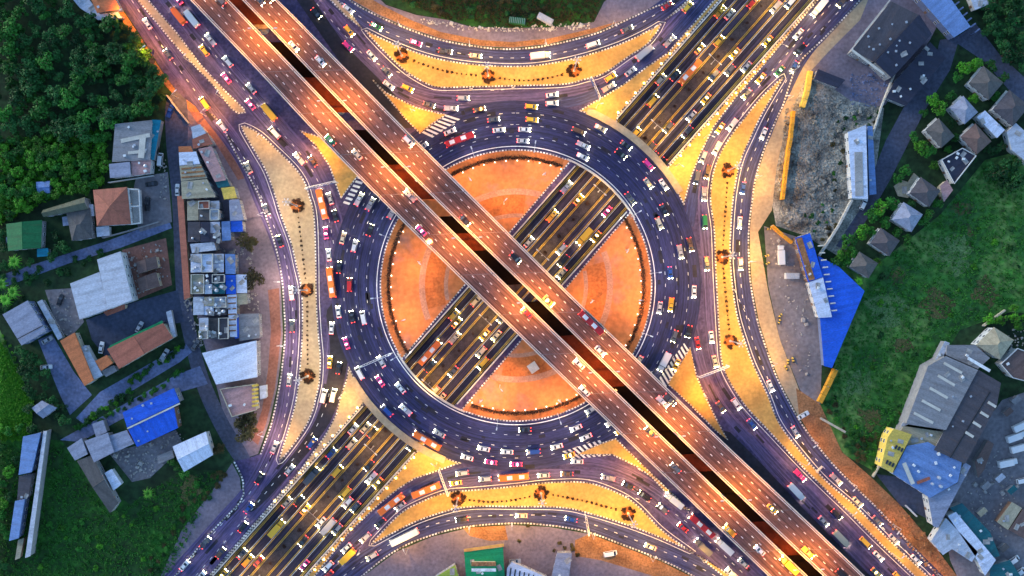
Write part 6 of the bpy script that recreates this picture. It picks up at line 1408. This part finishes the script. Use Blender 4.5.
def circles(kind, loc, yaw):
    L = DIM[kind][0]; hw = 1.35 if kind in ('bus', 'truck') else 1.05; n = max(2, int(L / 1.8)); return [(loc[0] + math.cos(yaw) * L * (i / (n - 1) - .5) * .82, loc[1] + math.sin(yaw) * L * (i / (n - 1) - .5) * .82, loc[2], hw) for i in range(n)]
def clear(cs):
    for c in cs:
        for d in PLACED:
            if abs(c[2] - d[2]) < 3 and (c[0] - d[0]) ** 2 + (c[1] - d[1]) ** 2 < (c[3] + d[3]) ** 2: return False
    return True
COLW = [('white', 34), ('silver', 18), ('black', 11), ('grey', 12), ('red', 3), ('blue', 4), ('pink', 3), ('yellow', 12), ('brown', 3), ('cream', 5), ('green', 2)]
def pick(g, pairs):
    t = g.uniform(0, sum(w_ for _, w_ in pairs))
    for k, w_ in pairs:
        t -= w_
        if t <= 0: return k
    return pairs[-1][0]
def traffic(path3, where, group, gap, seed, must=(), start=0.0, frm='start', jit=.35, cols=None, s_range=None):
    """cars nose to tail along a lane; must = {ordinal: (kind, colour)}"""
    g = random.Random(seed); a = np.array(path3, float); d = np.r_[0, np.cumsum(np.sqrt((np.diff(a, axis=0) ** 2).sum(1)))]; must = dict(must)
    s = start + g.uniform(0, gap * .6); n = 0; placed = []
    while True:
        kind = pick(g, [('sedan', 52), ('suv', 18), ('pickup', 16), ('van', 8), ('truck', 4), ('bus', 1.5)]); col = pick(g, cols or COLW)
        if n in must: kind, col = must[n]
        if kind in ('bus', 'truck') and col in ('pink', 'black', 'brown'): col = 'white'
        if kind == 'bus' and n not in must: col = g.choice(('red', 'orange', 'white', 'cream'))
        L = DIM[kind][0]; s += L / 2
        if s + L / 2 > d[-1]: break
        p = [float(np.interp(s, d, a[:, k])) for k in range(3)]; q = [float(np.interp(s + 1, d, a[:, k])) for k in range(3)]; r_ = [float(np.interp(s - 1, d, a[:, k])) for k in range(3)]
        yaw = math.atan2(q[1] - r_[1], q[0] - r_[0]); pitch = math.atan2(q[2] - r_[2], math.hypot(q[0] - r_[0], q[1] - r_[1])); o_ = g.uniform(-jit, jit)
        loc = (p[0] - math.sin(yaw) * o_, p[1] + math.cos(yaw) * o_, p[2]); cs = circles(kind, loc, yaw)
        k_ = S * (H - p[2]) / H; pxx, pyy = loc[0] / k_ + 512, 288 - loc[1] / k_
        if -8 < pxx < 1032 and -8 < pyy < 584 and clear(cs):
            PLACED.extend(cs); placed.append((kind, col, loc, yaw, pitch)); n += 1
        elif n in must and not (-8 < pxx < 1032 and -8 < pyy < 584): pass
        s += L / 2 + gap * (.35 + g.expovariate(1.0) * .8)
    for i, (kind, col, loc, yaw, pitch) in enumerate(placed):
        taxi = ' taxi' if kind == 'sedan' and col in ('pink', 'yellow', 'green') else ' ' + WORD[kind]
        vehicle(kind, col, loc, yaw, pitch, col + taxi + ', ' + ORD[min(i, 39)] + ' ' + where, group)
tr_t = [-470 + 10 * i for i in range(95)]
def tpath(o, rev=False):
    q = tl(o, .012, tr_t); return q[::-1] if rev else q
G1 = 'vehicles in the underpass'
for o_, nm, gp, sd in ((-27.8, 'kerb lane of the upper underpass carriageway', 14, 1), (-19, 'middle lane of the upper underpass carriageway', 9, 2), (-10.2, 'median lane of the upper underpass carriageway', 12, 3)):
    traffic(tpath(o_), 'from the bottom in the ' + nm, G1, gp, sd, cols=[('white', 20), ('silver', 16), ('cream', 26), ('yellow', 24), ('black', 14), ('grey', 14), ('blue', 6), ('red', 5)], must={1: ('truck', 'yellow')} if sd == 2 else ())
for o_, nm, gp, sd in ((27.8, 'kerb lane of the lower underpass carriageway', 16, 4), (19, 'middle lane of the lower underpass carriageway', 11, 5), (10.2, 'median lane of the lower underpass carriageway', 13, 6)):
    traffic(tpath(o_, True), 'from the top in the ' + nm, G1, gp, sd, cols=[('white', 20), ('silver', 16), ('cream', 26), ('yellow', 24), ('black', 14), ('grey', 14), ('blue', 6), ('pink', 5)])
def vpath(a, c, t, rev): q = [tuple(p) for p in lerpline(a, c, t, .016)]; return q[::-1] if rev else q
G2 = 'vehicles on the viaduct'
for t, nm, gp, sd in ((.22, 'outer', 75, 11), (.5, 'middle', 75, 12), (.78, 'inner', 60, 13)):
    traffic(vpath('neo', 'nei', t, False), 'from the upper end, ' + nm + ' lane of the upper viaduct deck', G2, gp, sd, must={2: ('bus', 'red')} if t == .22 else ())
    traffic(vpath('swo', 'swi', t, True), 'from the lower end, ' + nm + ' lane of the lower viaduct deck', G2, gp, sd + 10)
G3 = 'vehicles on the roundabout'
for r_, nm, gp, sd in ((144.2, 'innermost', 40, 31), (155.2, 'second', 20, 32), (166.7, 'third', 11, 33), (178.5, 'outermost', 11, 34)):
    aa = [2 * math.pi * i / 160 for i in range(160)]; traffic([ringp(r_, a, .1) for a in aa], 'clockwise from the top in the ' + nm + ' ring lane', G3, gp, sd, must={12: ('sedan', 'pink'), 13: ('sedan', 'pink'), 15: ('bus', 'orange'), 10: ('sedan', 'yellow')} if sd == 34 else ())
G4 = 'vehicles on the slip roads'
def lt(key, where, gap, seed, must=(), a=0, z=.06, c=None):
    traffic(w3(LS[key], z)[a:c], where, G4, gap, seed, must)
lt('N_in1', 'down the entry road beside the upper end of the viaduct', 9, 41); lt('N_in2', 'along the road under the upper island', 10, 42); lt('N_out2', 'along the outer exit lane at the upper underpass arm', 14, 43)
lt('N_slip', 'along the upper slip road', 16, 44, {2: ('sedan', 'pink')})
lt('W_out1', 'up the outer exit lane towards the wood', 6, 45, {0: ('bus', 'orange'), 2: ('sedan', 'pink'), 3: ('bus', 'orange'), 6: ('sedan', 'pink'), 7: ('sedan', 'pink'), 9: ('truck', 'orange')}); lt('W_out2', 'up the inner exit lane towards the wood', 6, 46, {3: ('truck', 'yellow'), 7: ('truck', 'white')})
lt('W_in1', 'up the ramp lane beside the lower underpass arm', 8, 47); lt('W_in2', 'up the kerb lane from the lower arm', 15, 48); lt('W_slip', 'up the slip road beside the shop pavement', 14, 49)
lt('E_in1', 'down the entry lane beside the upper underpass arm', 5, 50, {2: ('sedan', 'yellow'), 4: ('sedan', 'yellow')}); lt('E_in2', 'down the road beside the gravel yard island', 6, 51); lt('E_out1', 'down the exit lane beside the lower end of the viaduct', 8, 52, {2: ('truck', 'white'), 4: ('truck', 'cream')})
lt('E_slip', 'down the slip road beside the gravel yard', 12, 53); lt('S_in1', 'up the entry lane beside the lower viaduct deck', 5, 54, {1: ('truck', 'white'), 3: ('truck', 'white')}); lt('S_in2', 'along the road above the bottom island', 6, 55, {9: ('bus', 'orange'), 12: ('bus', 'orange')})
lt('S_out2', 'along the inner lane leaving for the lower arm', 14, 56); lt('S_slip', 'along the bottom slip road', 13, 57, {4: ('bus', 'white')})
# parked
PK = [('sedan', 'white', (102, 347.5), 80, 'white car parked at the end of the parking lot'), ('sedan', 'silver', (140, 327), 62, 'silver car parked beside the green canopy'), ('pickup', 'black', (148, 204), 88, 'black pickup on the forecourt of the villa'),
      ('sedan', 'black', (152, 184), 8, 'black car near the white garden wall'), ('van', 'black', (157, 148), 84, 'black van beside the teal roof'), ('van', 'white', (161, 160), 84, 'white van below the black van on the back street'), ('pickup', 'blue', (171, 111), 68, 'blue pickup by the cream fence'),
      ('sedan', 'white', (178, 190), 90, 'white car on the back street beside the shops'), ('sedan', 'white', (47, 367), 5, 'white car on the pale gravel drive'), ('sedan', 'silver', (48, 340), 30, 'silver car beside the square blue grey shed'), ('sedan', 'black', (61, 300), 70, 'black car in the yard by the pale twin shed'),
      ('suv', 'white', (863, 204), 65, 'white car parked on the estate lane'), ('sedan', 'yellow', (116, 6), 120, 'yellow taxi at the canopy above the wood'), ('truck', 'white', (780, 255), 92, 'white box truck in the concrete yard'), ('sedan', 'white', (803, 415), 30, 'white car on the dirt below the orange wall edge'),
      ('van', 'white', (610, 553), 10, 'white van on the dirt below the bottom slip road'), ('sedan', 'silver', (515, 561), 5, 'silver car beside the white slatted roof'), ('pickup', 'silver', (165, 355), 60, 'silver pickup at the end of the pale lane'), ('sedan', 'grey', (196, 345), 60, 'grey car on the back street by the big white roof')]
for i, (px, rz) in enumerate((((1006, 462), 12), ((1018, 447), 15), ((1014, 436), 20), ((1020, 425), 25), ((1012, 560), 35), ((1018, 572), 35), ((1022, 480), 12))):
    PK.append(('truck' if i < 4 else 'van', 'white', px, rz, 'white ' + ('box truck' if i < 4 else 'van') + ' in the truck yard, ' + ['lowest', 'second lowest', 'third lowest', 'highest', 'upper one at the bottom corner', 'lower one at the bottom corner', 'between trucks and huts'][i] + ' of its row'))
for kind, col, px, rz, lab in PK:
    p = P(*px); vehicle(kind, col, (p.x, p.y, .035), R(rz), 0, lab, 'parked vehicles', lights=False)
print('vehicles', NV_)
# ------------------------------------------------------------------ labels: look-alikes in a small group are told apart by their order
by = {}
for o in COL.objects:
    if o.parent is None and o.get('label') and o.get('category'): by.setdefault(o['label'], []).append(o)
for lab, oo in by.items():
    if 1 < len(oo) <= 40 and len(lab.split()) <= 12:
        for i, o in enumerate(sorted(oo, key=lambda q: -q.location.y)): o['label'] = lab + ', ' + ORD[i] + ' from the top'
